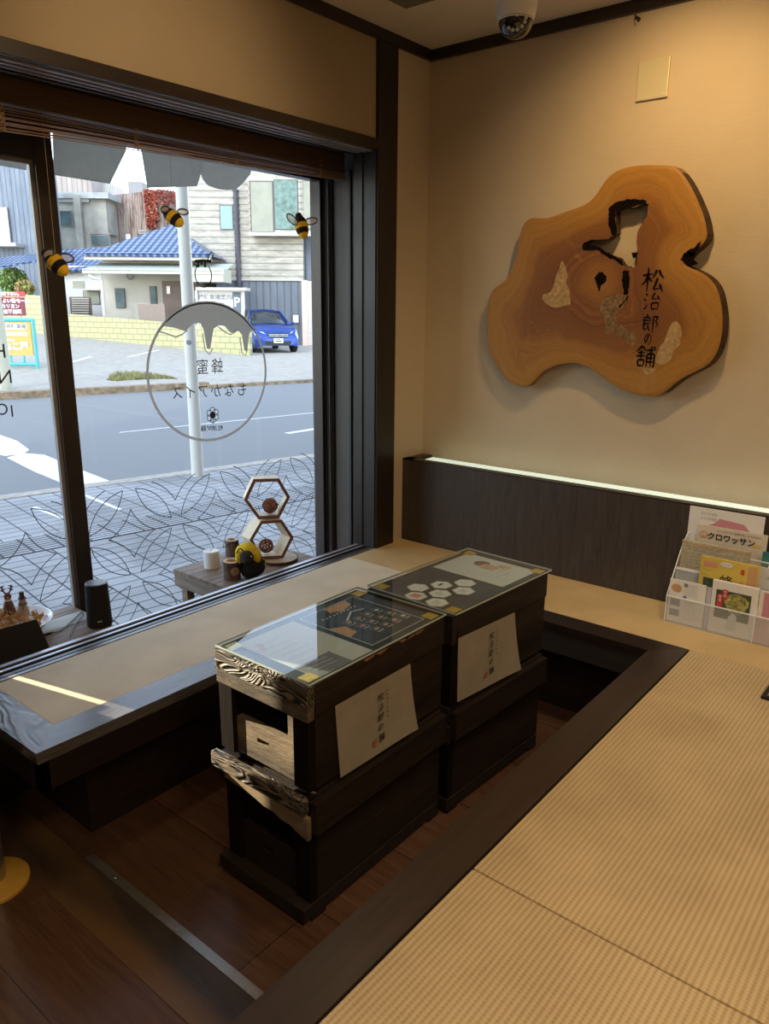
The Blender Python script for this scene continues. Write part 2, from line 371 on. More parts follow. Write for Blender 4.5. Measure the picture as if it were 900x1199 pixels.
# ---- window
win=tag(thing('window_1',None,None,(XG,1.3*K,-.4)),kind='structure')
def on_g(px,py): return onX(XG+.02,px,py)
g=G(); g.mat(m_brz)
yR=onX(XG,373,500).y; 
g.box(XG-.03,XG+.03,yR,yR+.022,-.4,zL0+.03); g.box(XG-.03,XG+.05,yR+.026,yR+.06,-.4,zL0+.03); g.mat(m_black).box(XG-.01,XG+.04,yR+.02,yR+.028,-.4,zL0+.03)
g.mat(plain('frame_light_edge',(.16,.14,.13),.35,.4)).box(XG+.05,XG+.056,yR+.03,yR+.05,-.4,zL0+.03)
g.mat(m_brz).box(XG-.03,XG+.03,1.06*K,yB,-.45,-.38); g.box(XG-.03,XG+.03,1.06*K,yB,zL0-.01,zL0+.03)
g.obj('window_frame',None,win)
yMl,yMr=onX(XG+.03,60,400).y,onX(XG+.03,80.5,400).y
g=G(); g.mat(m_brz).box(XG-.01,XG+.045,yMl,yMr,-.4,zL0-.01,bev=.003)
g.mat(m_bead).box(XG+.012,XG+.03,yMl-.016,yMl+.001,-.4,onX(XG+.04,5,182).z)
g.mat(m_brz).box(XG-.01,XG+.045,1.06*K,yMl,onX(XG+.04,5,182).z,zL0-.01,bev=.003)
g.mat(m_bead).box(XG+.012,XG+.03,1.06*K,yMl-.016,onX(XG+.04,5,182).z-.014,onX(XG+.04,5,182).z+.001)
g.obj('sliding_sash',None,win)
bx(XG-.002,XG+.002,yMr-.01,yR+.005,-.38,zL0-.01,m=m_glass).obj('glass_pane',None,win)
bx(XG+.014,XG+.018,1.07*K,yMl+.005,-.38,zL0-.05,m=m_glass).obj('glass_pane',None,win)
# decals
NX=(1,0,0); XD=XG+.0035
c0=onX(XD,242,435); P4=[onX(XD,*q) for q in ((172,430),(311,440),(242,354),(242,516))]
cy=(P4[0].y+P4[1].y)/2; rr=(P4[1].y-P4[0].y)/2; cz=(P4[2].z+P4[3].z)/2; rz=(P4[2].z-P4[3].z)/2
g=G(); g.mat(m_film)
circ=lambda a,k=1:V((XD,cy+rr*k*math.cos(a),cz+rz*k*math.sin(a)))
g.ribbon([circ(2*math.pi*i/72) for i in range(72)],.013,NX,close=True)
drip=[(185,388),(192,382),(205,384),(217,388),(226,379),(234,378),(238,385),(242,408),(246,409),(250,385),(256,381),(263,382),(270,390),(279,387),(283,392),(286,410),(289,412),(292,390),(297,384)]
top=[circ(R(a)) for a in range(28,153,5)]
pts=[onX(XD,*q) for q in drip]+top
from mathutils.geometry import tessellate_polygon
vv=[g.bm.verts.new(q) for q in pts]
for tri in tessellate_polygon([[V((q.y,q.z,0)) for q in pts]]): g.face([vv[i] for i in tri])
for off in ([(186,388),(196,391),(206,395),(214,391),(219,387)],[(255,382),(262,388),(270,392),(277,387)],[(237,390),(240,410),(245,415),(249,408)],[(281,395),(283,413),(287,417),(290,408)]):
    g.ribbon([onX(XD,*q) for q in off],.006,NX)
tag(g.obj('circle_decal',None,win,fix=False),'grey ring decal with dripping honey cap')
AY,AZ=V((0,1,0)),V((0,0,1))
g=G(); g.mat(m_filmd)
def ptxt(t,px,py,hpx,mirror=True,wid=1.0,x=None):
    x=x or XD; a=onX(x,px,py); b=onX(x,px,py+hpx); g.text(t,abs(a.z-b.z)*1.15,(a+b)/2,AY,AZ,mirror=mirror,wid=wid)
def mtext(chars,P0,P1,hpx,wid=.95):
    k=len(chars)
    for i,ch in enumerate(chars):
        t=(i/(k-1)) if k>1 else 0; ptxt(ch,P0[0]+(P1[0]-P0[0])*t,P0[1]+(P1[1]-P0[1])*t-hpx/2,hpx,wid=wid)
mtext('蜂蜜',(254,430),(237,431),17); mtext('もなかアイス',(283,457),(208,461),15)
# small flower emblem and brush name under it
c=onX(XD,249,486)
for i in range(6):
    a=R(60*i+30); d=V((0,math.cos(a),math.sin(a)))*.022; g.ribbon([c+d+V((0,.015*math.cos(b),.015*math.sin(b))) for b in [a-2+4*j/8 for j in range(9)]],.0035,NX)
g.poly([c+V((0,.018*math.cos(b),.018*math.sin(b))) for b in [2*math.pi*j/10 for j in range(10)]],NX)
g.ribbon([c-V((0,0,.04)),c-V((0,0,.02))],.004,NX)
for i,kx in enumerate(NAME): brush(g,kx,onX(XD,258-i*5,501+i*.2),-AY,AZ,.028,NX,.12)
g.obj('window_lettering',None,win,fix=False).__setitem__('label','mirrored black lettering')
g=G(); g.mat(m_filmd)
XS=XG+.019
for t,px,py,h,w in (('H',-1,412,21,1),('N',6,442,20,1),('I',14,482,17,1),('O',2,480,17,1)): ptxt(t,px,py-h/2,h,x=XS,wid=w)
g.obj('sash_lettering',None,win,fix=False).__setitem__('label','mirrored dark capital letters')
# bee outline decal
g=G(); g.mat(m_filmd)
cb=onX(XD,238,322)
g.ribbon([cb+V((0,.046*math.cos(a),.052*math.sin(a))) for a in [R(130+i*280/20) for i in range(21)]],.006,NX)
g.ribbon([onX(XD,*q) for q in ((228,306),(238,305),(247,306))],.012,NX)
for o in (0,1,2): g.ribbon([onX(XD,232+o*4,305),onX(XD,232+o*4,313+(o%2)*-3)],.012,NX)
g.ribbon([onX(XD,*q) for q in ((243,306),(244,299),(248,295),(250,298),(247,304),(244,307))],.006,NX)
g.ribbon([onX(XD,*q) for q in ((228,306),(227,309),(230,311))],.006,NX)
g.obj('bee_line_decal',None,win,fix=False)
# petal pattern film
g=G(); g.mat(m_line)
PP=.42*K*2.64/2.6*1.0; ZR=onX(XD,151,573).z; Y0=onX(XD,151,573).y; RR=.199*K
def pz(a,b,r,c): return V((XD,Y0+(c+(.5 if r%2 else 0)+a)*PP,ZR-r*RR+b*PP))
LW=.0036
for r in range(-1,6):
    for c in range(-2,4):
        segs=[]
        if r>=0:
            for s in (-1,1):
                a=pz(.067*s,0,r,c); b=pz(.443*s,-.36,r,c)
                segs+=[(a,b,.082*PP),(a,b,-.082*PP)]
                segs.append((pz(0,-.19,r,c),pz(.24*s,-.435,r,c),.035*PP*(-s)*-1*-1))
                segs.append((pz((.5-.255*s),.03,r,c),pz(.5,-.196,r,c),.03*PP*(s)))
        for a,b,bl in segs:
            if max(a.y,b.y)>yR or min(a.y,b.y)<1.07*K: continue
            if min(a.y,b.y)<yMr and max(a.y,b.y)>yMl: 
                pass
            g.ribbon(arc(a,b,bl,8,NX),LW,NX)
o=g.obj('petal_pattern_film',None,win,fix=False); o['label']='thin dark petal outlines on clear film'
# ---- track sill
g=G(); g.mat(m_dark).box(XT,XW,YR+2.2,yPL,-.05,-.006)
for i,(a,b,mm) in enumerate(((0,.026,m_frame),(.042,.060,m_dark),(.076,.092,m_dark),(.098,.114,m_frame))):
    g.mat(mm).box(XT+a,XT+b,YR+2.2,yPL,-.006,.003)
g.mat(m_grove).box(XT+.008,XT+.022,YR+2.2,yPL,.003,.0042); g.box(XT+.046,XT+.056,YR+2.2,yPL,.003,.0042)
struct('trim_6',g)
struct('wall_below_track',bx(XT,XW+.0,-1.0,YW,ZF,-.05,m=m_dark))
# ---- window ledge
xe=-1.595*K; xi=-1.687*K; y0=.70*K; yi=.79*K; yE=2.164*K; yEi=2.262*K
xbi=-.716*K; xbo=-.622*K
g=G(); g.mat(m_frame); zt=.0
g.hexa([V(p) for p in ((xi,yi,-.03),(xe,y0,-.03),(xe,yE,-.03),(xi,yEi,-.03),(xi,yi,.003),(xe,y0,.003),(xe,yE,.003),(xi,yEi,.003))])
g.mat(m_dark).box(xe-.03,xe-.002,y0+.004,yE,-.105*K,-.03)
struct('trim_7',g)
g=G(); g.mat(m_framex)
g.hexa([V(p) for p in ((XW,y0,-.03),(xe,y0,-.03),(xi,yi,-.03),(XW,yi,-.03),(XW,y0,.003),(xe,y0,.003),(xi,yi,.003),(XW,yi,.003))])
g.mat(m_dark).box(XW,xe-.002,y0+.004,y0+.03,-.105*K,-.03)
struct('trim_8',g)
struct('wall_ledge',bx(XW,-1.70*K,.866*K,YP,ZF,-.03,m=m_dark))
tag(bx(XW+.002,xi-.001,yi+.001,2.25*K,-.028,.002,m=m_tat1,bev=.002).obj('tatami_mat'),'long narrow pale tatami mat on the ledge under the window','tatami mat')
tag(bx(XW+.002,.2*K,2.2520*K,YP-.002,-.028,.0016,m=m_tatb,bev=.002).obj('tatami_mat'),'narrow smooth golden tatami strip along the dark wall panel','tatami mat')
# back of the pit
g=G(); g.mat(m_darkx)
g.hexa([V(p) for p in ((xe,yE,-.03),(xbi,yE,-.03),(xbo,yEi-.012,-.03),(xi,yEi-.012,-.03),(xe,yE,.003),(xbi,yE,.003),(xbo,yEi-.012,.003),(xi,yEi-.012,.003))])
g.mat(wood('pit_fascia',(.022,.019,.018),(.045,.040,.038),0,50,14,.45,.2)).box(xe,xbi,yE+.002,yE+.03,-.10*K,-.03)
struct('trim_9',g)
struct('wall_pit_back',bx(-1.70*K,xbi+.04,2.285*K,YP,ZF,-.03,m=m_darkx))
# bar right of the pit
g=G(); g.mat(m_bar)
g.hexa([V(p) for p in ((xbi,-1.6,-.03),(xbo,-1.6,-.03),(xbo,yEi-.012,-.03),(xbi,yE,-.03),(xbi,-1.6,.003),(xbo,-1.6,.003),(xbo,yEi-.012,.003),(xbi,yE,.003))])
g.box(xbi+.002,xbi+.03,-1.6,yE,-.10*K,-.03)
struct('trim_10',g)
struct('wall_pit_right',bx(-.60*K,-.58*K,-1.6,YP,ZF,-.03,m=m_bar))
struct('floor_platform',bx(-.58*K,XR,YR,YP,ZF,-.03,m=m_dark))
sy=1.03*K
for y0_,y1_,lb in ((sy+.0015,2.250*K,'ribbed square tatami mat nearest the magazine rack'),(-.25*K,sy-.0015,'ribbed square tatami mat in the near right foreground')):
    g=G(); g.mat(m_tat).box(xbo+.005,.62*K,y0_,y1_,-.028,.003,bev=.0035)
    tag(g.obj('tatami_mat'),lb,'tatami mat')
for y0_,y1_ in ((sy+.0015,2.250*K),(-.25*K,sy-.0015)):
    tag(bx(.622*K,XR-.1,y0_,y1_,-.028,.003,m=m_tat,bev=.0035).obj('tatami_mat'),'tatami mat continuing to the right out of the picture','tatami mat','outer tatami mats')
# wall panel with lit cap
zp=.364*K
g=G(); g.mat(m_panel).box(XW,XR,YP,YP+.018,0,zp,bev=.002); g.mat(m_dark).box(XW,XR,YP+.018,YW,.0,zp-.03)
g.mat(m_darkx).box(XW,XR,YP+.001,YP+.05,zp,zp+.006); g.box(XW,XW+.06,YP+.001,YW,zp,zp+.006)
struct('trim_11',g)
m_led,t_,b_=nt('cove_light_diffuser'); b_.inputs['Base Color'].default_value=(.8,.9,.85,1)
b_.inputs['Emission Color'].default_value=(.80,1,.86,1); b_.inputs['Emission Strength'].default_value=.43
tag(bx(XW+.10,XR,YP+.045,YP+.115,zp-.028,zp+.0065,m=m_led).obj('cove_light'),'long pale green light strip set in the top of the wall panel','light strip')
# threshold
ty=.80*K
struct('trim_12',bx(-1.9*K,xbi+.09,.682*K,ty-.001,ZF,ZF+.002,m=m_floorworn))
g=G(); g.mat(m_alu).box(-1.62*K,xbi+.09,ty,ty+.026,ZF,ZF+.004,bev=.001)
for x in (-1.5,-1.25,-1.0): g.cyl((x*K,ty+.013,ZF+.004),(x*K,ty+.013,ZF+.0052),.004,n=10)
tag(g.obj('threshold_strip'),'thin metal edging strip screwed across the brown floor','metal strip')
# ------------------------------------------------------------------ beehives
m_slate=plain('slate_board',(.05,.06,.075),.6,var=.4,sc=14)
m_whline=plain('white_print',(.75,.75,.74),.7,var=.02)
m_orange=plain('orange_print',(.60,.34,.16),.7,var=.1)
m_redp=plain('coral_print',(.70,.28,.24),.7,var=.05)
m_dkp=plain('grey_print',(.22,.22,.23),.7,var=.1)
m_lt=plain('pale_menu_paper',(.62,.62,.60),.8,var=.05)
def hive_local(root,W,Lh,z0,h,lower,good,paper_mat=None):
    """box open at one end; local x centred, y from 0 (front) to Lh"""
    x0,x1=-W/2,W/2; z1=z0+h; e=.022
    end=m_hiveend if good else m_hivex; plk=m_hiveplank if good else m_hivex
    g=G(); g.mat(m_hive)
    g.box(x1-e,x1,.024,Lh,z0,z1,.002); g.box(x0,x0+e,.024,Lh,z0,z1,.002)
    g.mat(m_hivex).box(x0+e,x1-e,Lh-e,Lh,z0,z1,.001); g.mat(m_blackm).box(x0+e,x1-e,.06,Lh-e,z0,z0+.012)
    g.mat(m_hive).box(x0+e,x1-e,.06,Lh-e,z1-.012,z1)
    g.obj('body',None,root)
    for s in (-1,1):
        g=G(); a=x0 if s<0 else x1-.052; g.mat(m_hivez).box(a,a+.052,0,.024,z0,z1-(.06 if not lower else 0),.0025); g.obj('corner_post',None,root)
    g=G(); g.mat(m_hiveplank if good and not lower else m_hivez).box(x1-.082,x1-.053,.012,.034,z0+.01,z1-.02,.001); g.obj('inner_jamb',None,root)
    ph=.105 if not lower else .118
    g=G(); g.mat(plk if not lower else m_hivex); xa,xb=x0+.054,x1-.053; zc=z0+ph*.62; sl=.022
    g.box(xa,xb,.010,.032,z0+.004,zc-.006,.001); g.box(xa,xb,.010,.032,zc+.006,z0+ph,.0015)
    xm=(xa+xb)/2-.01; g.box(xa,xm-sl,.010,.032,zc-.006,zc+.006); g.box(xm+sl,xb,.010,.032,zc-.006,zc+.006)
    g.obj('front_plank',None,root)
def build_upper(loc,rz,W,Lh,name_label,good):
    t=thing('beehive_box',name_label,'beehive box',loc,rz,None,local=True)
    h=.257*K; hive_local(t,W,Lh,0,h,False,good)
    x0,x1=-W/2,W/2
    lb=.092
    g=G(); random.seed(3 if good else 5)
    # rim: grain board over a thinner strip, outer edge a little chewed
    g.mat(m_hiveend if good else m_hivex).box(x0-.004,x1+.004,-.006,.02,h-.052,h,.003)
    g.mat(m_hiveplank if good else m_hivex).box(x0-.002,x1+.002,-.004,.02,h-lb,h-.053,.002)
    g.obj('front_rim',None,t)
    g=G(); g.mat(m_hive)
    g.box(x1-.018,x1+.005,.0205,Lh,h-.085,h,.003); g.box(x0-.005,x0+.018,.0205,Lh,h-.085,h,.003); g.mat(m_hivex).box(x0+.0185,x1-.0185,Lh-.02,Lh+.002,h-.085,h,.002)
    if good:   # worn pale chips along the top edge
        g.mat(plain('bare_wood_chip',(.22,.11,.06),.7,sc=80))
        for y in (.19,.24,.335,.36,.40): 
            g.poly([V((x1+.0056,y,h-.001)),V((x1+.0056,y+.05,h-.001)),V((x1+.0056,y+.04,h-.007)),V((x1+.0056,y+.015,h-.010))],(1,0,0))
    g.obj('lid_rim',None,t)
    return t
def build_lower(loc,rz,W,Lh,label,good):
    t=thing('beehive_box',label,'beehive box',loc,rz,None,local=True)
    h=.28*K; x0,x1=-W/2,W/2
    hive_local(t,W-.012,Lh,.05,h,True,False)
    zt=h+.05
    # broken front batten, thick at left and splintered to the right
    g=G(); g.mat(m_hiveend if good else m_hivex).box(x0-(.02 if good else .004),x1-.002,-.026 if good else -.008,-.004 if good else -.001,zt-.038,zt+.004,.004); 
    g.obj('top_batten',None,t)
    g=G(); g.mat(m_hiveplank if good else m_hivex)
    n=10; P=[];Q=[]
    for i in range(n+1):
        s=i/n; x=x0+.02+(x1-x0-.02)*s; P.append((x,zt-.036-(.0 if s<.3 else .018*(s-.3)/.7)+.003*random.uniform(-1,1))); Q.append((x,zt-.062-.046*s**1.3+.004*random.uniform(-1,1)))
    g.poly([V((a,-.014,b)) for a,b in P[::-1]]+[V((a,-.014,b)) for a,b in Q],(0,-1,0),.014); g.obj('splintered_board',None,t)
    g=G(); g.mat(m_hive); 
    for s in (1,-1):
        a=x1-.004 if s>0 else x0+.004
        g.hexa([V(p) for p in ((min(a,a+s*.024),.0,zt-.095),(max(a,a+s*.024),.0,zt-.095),(max(a,a+s*.024),Lh,zt-.095),(min(a,a+s*.024),Lh,zt-.095),
              (min(a,a+s*.022),.0,zt-.010),(max(a,a+s*.022),.0,zt-.010),(max(a,a+s*.022),Lh,zt-.010),(min(a,a+s*.022),Lh,zt-.010))])
    g.mat(m_hivex).box(x0,x1,.0,.022,zt-.03,zt-.012,.001)
    g.mat(m_hive).box(x0+.004,x1-.004,.022,Lh,zt-.02,zt-.003,.001)
    g.obj('top_rim',None,t)
    g=G(); g.mat(m_hivex).box(x0-.004,x1-.004,-.028 if good else -.004,Lh*.999,.012,.05,.003); g.mat(m_hive)
    for y in (.0,Lh-.05): g.box(x0,x1-.004,y,y+.05,0,.013)
    g.obj('base_board',None,t)
    return t
W1=.296*K
ZU=-.022*K
cx1=(-1.329-1.031)/2*K; fy1=1.022*K; r2=R(-3.0); cx2=(-1.316-1.010)/2*K; fy2=1.546*K
ZLOW=ZF
build_lower((cx1+.004,fy1,ZLOW),0,W1,.50*K,'near lower dark hive box with splintered front batten, standing on the floor',True)
build_upper((cx1,fy1,-.0255),0,W1,.497*K,'near upper hive box with sunlit weathered end and paper notice on its side',True)
build_lower((cx2+.006,fy2,ZLOW),r2,W1,.47*K,'far lower dark hive box on the pit floor below the honeycomb menu',False)
build_upper((cx2,fy2,-.0255),r2,W1,.47*K,'far upper hive box carrying the honeycomb menu and glass',False)
zTop=-.0255+.257*K
def fr(cx,fy,rz): return M.Translation(V((cx,fy,0)))@M.Rotation(rz,4,'Z')
def glass_top(mx,rz,W,Lh,label,off=0):
    t=thing('glass_top',label,'glass sheet',mx@V((0,Lh/2,zTop+.0035)),rz,None,local=True)
    g=G(); g.mat(m_gtop).box(-W/2,W/2,-Lh/2,Lh/2,0,.005)
    g.obj('glass_sheet',None,t)
    g=G(); g.mat(m_gedge)
    for s in (-1,1): g.box(s*W/2-.0003,s*W/2+.0006,-Lh/2,Lh/2,.0002,.0048); g.box(-W/2,W/2,s*Lh/2-.0003,s*Lh/2+.0006,.0002,.0048)
    g.obj('polished_edge',None,t)
    for sx in (-1,1):
        for sy in (-1,1):
            g=G(); g.mat(m_gold).box(sx*(W/2-.052),sx*(W/2-.016),sy*(Lh/2-.052),sy*(Lh/2-.014),-.0025,-.0002); g.obj('corner_pad',None,t)
# sheets below the glass
A1=fr(cx1,fy1,0); A2=fr(cx2,fy2,r2)
ga=[V(p) for p in onZL] if False else None
def sheet(mx,name,label,cat,x0,x1,y0,y1,z,mat,draw=None):
    g=G(); g.mat(mat); p=[mx@V(q) for q in ((x0,y0,z),(x1,y0,z),(x1,y1,z),(x0,y1,z))]; g.slab([q+V((0,0,.0006)) for q in p],(0,0,1),.0006)
    if draw: draw(g,lambda x,y: mx@V((x0+(x1-x0)*x,y0+(y1-y0)*y,z+.0007+.00006*g.lay)),mx.to_3x3()@V((1,0,0)),mx.to_3x3()@V((0,1,0)))
    return tag(g.obj(name,fix=False),label,cat)
UP=V((0,0,1))
def fr_line(g,P,pts,w,close=True): g.ribbon([P(*q) for q in pts],w,UP,close=close)
def blob(g,P,cx,cy,rx,ry,n=14,ph=0,wob=0): g.poly([P(cx+rx*math.cos(2*math.pi*i/n)*(1+wob*math.sin(3*i+ph)),cy+ry*math.sin(2*math.pi*i/n)) for i in range(n)],UP)
hw=W1/2-.006; L1=.497*K; L2=.47*K
sheet(A1,'slate_sheet','dark slate patterned sheet under the near glass','sheet',-hw,hw,.008,L1-.008,zTop+.0002,m_slate)
sheet(A2,'slate_sheet','dark slate patterned sheet under the far glass','sheet',-hw,hw,.008,L2-.008,zTop+.0002,m_slate)
def d_white(g,P,ax,ay):
    g.mat(m_dkp)
    for i in range(6): g.ribbon([P(.18+.1*i,.12),P(.18+.1*i,.12+.5*random.uniform(.5,1))],.0012,UP)
    g.mat(m_orange); blob(g,P,.18,.16,.05,.05); blob(g,P,.25,.12,.04,.04)
    g.mat(m_dkp); g.poly([P(.72,.0),P(1,.0),P(1,.62),P(.72,.62)],UP); g.mat(m_whline); fr_line(g,P,[(.75,.62),(.97,.62),(.97,.95),(.75,.95)],.002); 
    for i in range(3): g.ribbon([P(.76+.06*i,.1),P(.78+.06*i,.5)],.0015,UP)
sheet(A1,'menu_leaflet','pale printed leaflet under the near end of the near glass','menu',-hw+.02,hw-.004,.045,.245,zTop+.0010,m_lt,d_white)
def d_menu(g,P,ax,ay):
    g.mat(m_whline); fr_line(g,P,[(.04,.04),(.96,.04),(.96,.96),(.04,.96)],.003)
    g.mat(m_orange); g.poly([P(.05,.42),P(.16,.40),P(.22,.55),P(.17,.75),P(.05,.80)],UP); g.poly([P(.42,.05),P(.70,.05),P(.66,.20),P(.5,.22)],UP)
    g.mat(m_whline); g.ribbon([P(.42,.35),P(.30,.58),P(.34,.75)],.005,UP)
    rnd=random.Random(4)
    for r in range(3):
        for c in range(4):
            x=.42+.15*r; y=.28+.16*c+.03*r
            g.mat(m_lt); fr_line(g,P,[(x,y),(x+.09,y),(x+.09,y+.10),(x,y+.10)],.0012)
            g.mat([m_orange,m_redp,m_lt][rnd.randrange(3)]); blob(g,P,x+.045,y+.05,.025,.035,8)
            g.mat(m_whline); g.ribbon([P(x+.105,y),P(x+.105,y+.09)],.002,UP)
    for i in range(10): g.ribbon([P(.24+.01*(i%2),.16+.06*i),P(.24+.01*(i%2),.19+.06*i)],.004,UP)
sheet(A1,'dark_menu_sheet','dark product menu with white outline under the near glass','menu',-hw+.012,hw-.012,.258,.258+.245,zTop+.0010,m_slate,d_menu)
def d_leaf(g,P,ax,ay):
    g.mat(plain('brown_photo',(.20,.15,.12),.7,var=.4,sc=60)); blob(g,P,.36,.70,.10,.14,14,1,.1)
    g.mat(plain('skin_photo',(.62,.38,.26),.7,var=.15)); blob(g,P,.50,.62,.12,.14,14,2,.1); blob(g,P,.64,.80,.09,.09)
    g.mat(m_dkp)
    for i in range(3): g.ribbon([P(.60+.09*i,.25),P(.60+.09*i,.8)],.0012,UP)
    g.mat(m_redp); g.ribbon([P(.80,.45),P(.80,.62)],.002,UP)
sheet(A2,'honey_leaflet','pale leaflet with a honey photo under the far end of the far glass','menu',-hw+.012,hw-.02,L2-.225,L2-.02,zTop+.0010,m_lt,d_leaf)
# honeycomb cards
hx=[onZ(zTop,460+x/5.625,635+y/5.625) for x,y in ((165,300),(318,283),(475,270),(150,355),(310,340),(465,322),(290,398))]
for i,c in enumerate(hx):
    g=G(); g.mat(m_paper); r=.036; P=lambda k,a:V((c.x,c.y,0))+V((math.cos(a),math.sin(a),0))*r*k
    zz=zTop+.0014
    g.poly([P(1,R(60*j+27))+V((0,0,zz)) for j in range(6)],UP,.0004)
    g.mat(m_dkp); g.ribbon([P(.93,R(60*j+27))+V((0,0,zz+.0003)) for j in range(6)],.001,UP,close=True)
    P2=lambda x,y:V((c.x+x*.03,c.y+y*.03,zz+.0004))
    if i==3: g.mat(m_redp); g.poly([P2(-.55,-.5),P2(.5,-.5),P2(.5,.5),P2(-.55,.5)],UP)
    elif i==0: g.mat(m_redp); g.ribbon([P2(-.3,-.4),P2(-.3,.5)],.001,UP); g.mat(m_dkp); g.ribbon([P2(.5,-.5),P2(.5,.4)],.002,UP)
    elif i==1: g.mat(m_blackm); g.poly([P2(.2*math.cos(a)-.1,.2*math.sin(a)+.2) for a in [k*.63 for k in range(10)]],UP); g.poly([P2(.2*math.cos(a)-.1,.2*math.sin(a)-.2) for a in [k*.63 for k in range(10)]],UP)
    else:
        g.mat(m_dkp)
        for k in range(3): g.ribbon([P2(-.3+.3*k,-.55),P2(-.3+.3*k,.5-.2*k)],.0025 if i>3 else .0012,UP)
    nm=['with fine red print, at the window end of the upper row','with two black dots, in the middle of the upper row','with plain print, at the far end of the upper row','with a coral square, left in the lower row','with two bars of text, in the centre','with bold print, right in the lower row','nearest the glass corner pad'][i]
    tag(g.obj('honeycomb_card',fix=False),'white hexagonal menu card '+nm,'menu card','hexagon cards under the far glass')
glass_top(A1,0,.306*K,.503*K,'clear glass sheet with gold corner pads on the near hive stack')
glass_top(A2,r2,.314*K,.482*K,'clear glass sheet with gold corner pads on the far hive stack')
# paper notices
def notice(mx,P,x,label,sgn):
    # P: four (y,z) corners: bottom-front,bottom-back,top-back,top-front in world; bottom edge curls out
    g=G(); g.mat(m_washi); n=8; rows=[]
    for j in range(n+1):
        s=j/n; row=[]
        for i in range(n+1):
            u=i/n; y=(P[0][0]*(1-u)+P[1][0]*u)*(1-s)+(P[3][0]*(1-u)+P[2][0]*u)*s; z=(P[0][1]*(1-u)+P[1][1]*u)*(1-s)+(P[3][1]*(1-u)+P[2][1]*u)*s
            row.append(g.bm.verts.new(mx@V((x+.0015+.020*(1-s)**2.2*(.25+.75*u*u)+.002*math.sin(5*u+3*s)*(1-s),y,z))))
        rows.append(row)
    for j in range(n):
        for i in range(n): g.face([rows[j][i],rows[j][i+1],rows[j+1][i+1],rows[j+1][i]])
    r0=bmesh.ops.solidify(g.bm,geom=g.bm.faces[:],thickness=.0006)
    ym=(P[0][0]+P[1][0])/2; zt=P[3][1]; H=P[3][1]-P[0][1]; nx=mx.to_3x3()@V((1,0,0)); ay=mx.to_3x3()@V((0,1,0))
    g.mat(m_ink); 
    def sx(z): s=(z-P[0][1])/H; return x+.0030+.020*(1-s)**2.2*.42+.002
    for i,k in enumerate(NAME):
        z=zt-.045-i*.0285; brush(g,k,mx@V((sx(z),ym+.004,z)),ay,AZ,.024,nx,.10)
    rnd=random.Random(2)
    for i in range(7):
        z=zt-.035-i*.0125; o=mx@V((sx(z),ym+.032,z))
        g.ribbon([o-ay*.003,o+ay*.003],.0014,nx); g.ribbon([o-ay*.002+AZ*.003,o+ay*.002-AZ*.003],.0012,nx)
    z=zt-.165; g.mat(m_seal); o=mx@V((sx(z),ym-.024,z)); g.poly([o-ay*.007-AZ*.009,o+ay*.007-AZ*.009,o+ay*.007+AZ*.009,o-ay*.007+AZ*.009],nx)
    g.mat(m_washi); g.ribbon([o-ay*.004+AZ*.005,o+ay*.004+AZ*.001,o-ay*.004-AZ*.002,o+ay*.004-AZ*.006],.0014,nx,lift=.0006)
    return tag(g.obj('paper_notice',smooth=True,fix=False),label,'paper notice')
notice(A1,[((1.111*K-fy1),-.028),((1.390*K-fy1),-.027),((1.373*K-fy1),.158*K),((1.101*K-fy1),.158*K)],W1/2+.0045,'cream calligraphy paper hanging on the near hive box, red seal low',1)
notice(A2,[(.02,-.020),(.35,-.030),(.32,.158*K),(.022,.166*K)],W1/2+.0045,'cream calligraphy paper on the far hive box with curled lower corner',1)
# ------------------------------------------------------------------ wood slab sign
YS=YW-.055*K
zo=[(207,216),(262,222),(300,206),(345,190),(385,178),(415,157),(432,140),(445,110),(470,75),(497,55),(540,44),(590,38),(640,39),(700,39),(718,60),(735,85),(752,110),(765,140),(780,175),(795,210),(803,250),(811,292),(790,308),(775,320),(765,330),(745,345),(722,358),(715,372),(735,385),(770,395),(800,412),(822,425),(838,450),(850,490),(858,540),(858,590),(852,640),(838,680),(815,712),(800,728),(770,738),(740,750),(712,765),(690,785),(670,805),(640,822),(605,829),(565,820),(525,808),(497,793),(470,775),(440,755),(410,728),(380,713),(345,710),(315,712),(280,722),(250,738),(228,757),(210,782),(185,797),(155,787),(120,768),(98,735),(82,705),(66,680),(60,640),(57,590),(58,540),(62,500),(70,465),(90,448),(125,432),(135,400),(150,370),(158,330),(165,300),(170,260),(182,232)]
h1=[(497,180),(530,185),(565,180),(600,168),(606,172),(604,205),(585,235),(572,262),(566,300),(570,335),(566,385),(545,388),(520,378),(505,355),(480,345),(455,342),(440,330),(410,330),(385,328),(382,310),(405,293),(440,290),(470,290),(497,270),(495,225)]
h2=[(438,400),(452,412),(463,425),(455,440),(440,452),(438,470),(432,450),(424,425)]
def z1(x,y): p=onY(YS,550+x/2.9032,180+y/2.9032); return (p.x,p.z)
OUT=[z1(*q) for q in zo]; H1=[z1(*q) for q in h1]; H2=[z1(*q) for q in h2]
def densify(P,mx=.02):
    o=[]
    for a,b in zip(P,P[1:]+P[:1]):
        n=max(1,int(math.hypot(b[0]-a[0],b[1]-a[1])/mx))
        for i in range(n): o.append((a[0]+(b[0]-a[0])*i/n,a[1]+(b[1]-a[1])*i/n))
    return o
def smooth(P,k=2):
    for _ in range(k): P=[((P[i-1][0]+2*P[i][0]+P[(i+1)%len(P)][0])/4,(P[i-1][1]+2*P[i][1]+P[(i+1)%len(P)][1])/4) for i in range(len(P))]
    return P
OUT=smooth(densify(OUT,.018),2); rnd=random.Random(9)
H1=[(a+rnd.uniform(-.0022,.0022),b+rnd.uniform(-.0022,.0022)) for a,b in densify(H1,.008)]; H2=densify(H2,.006)
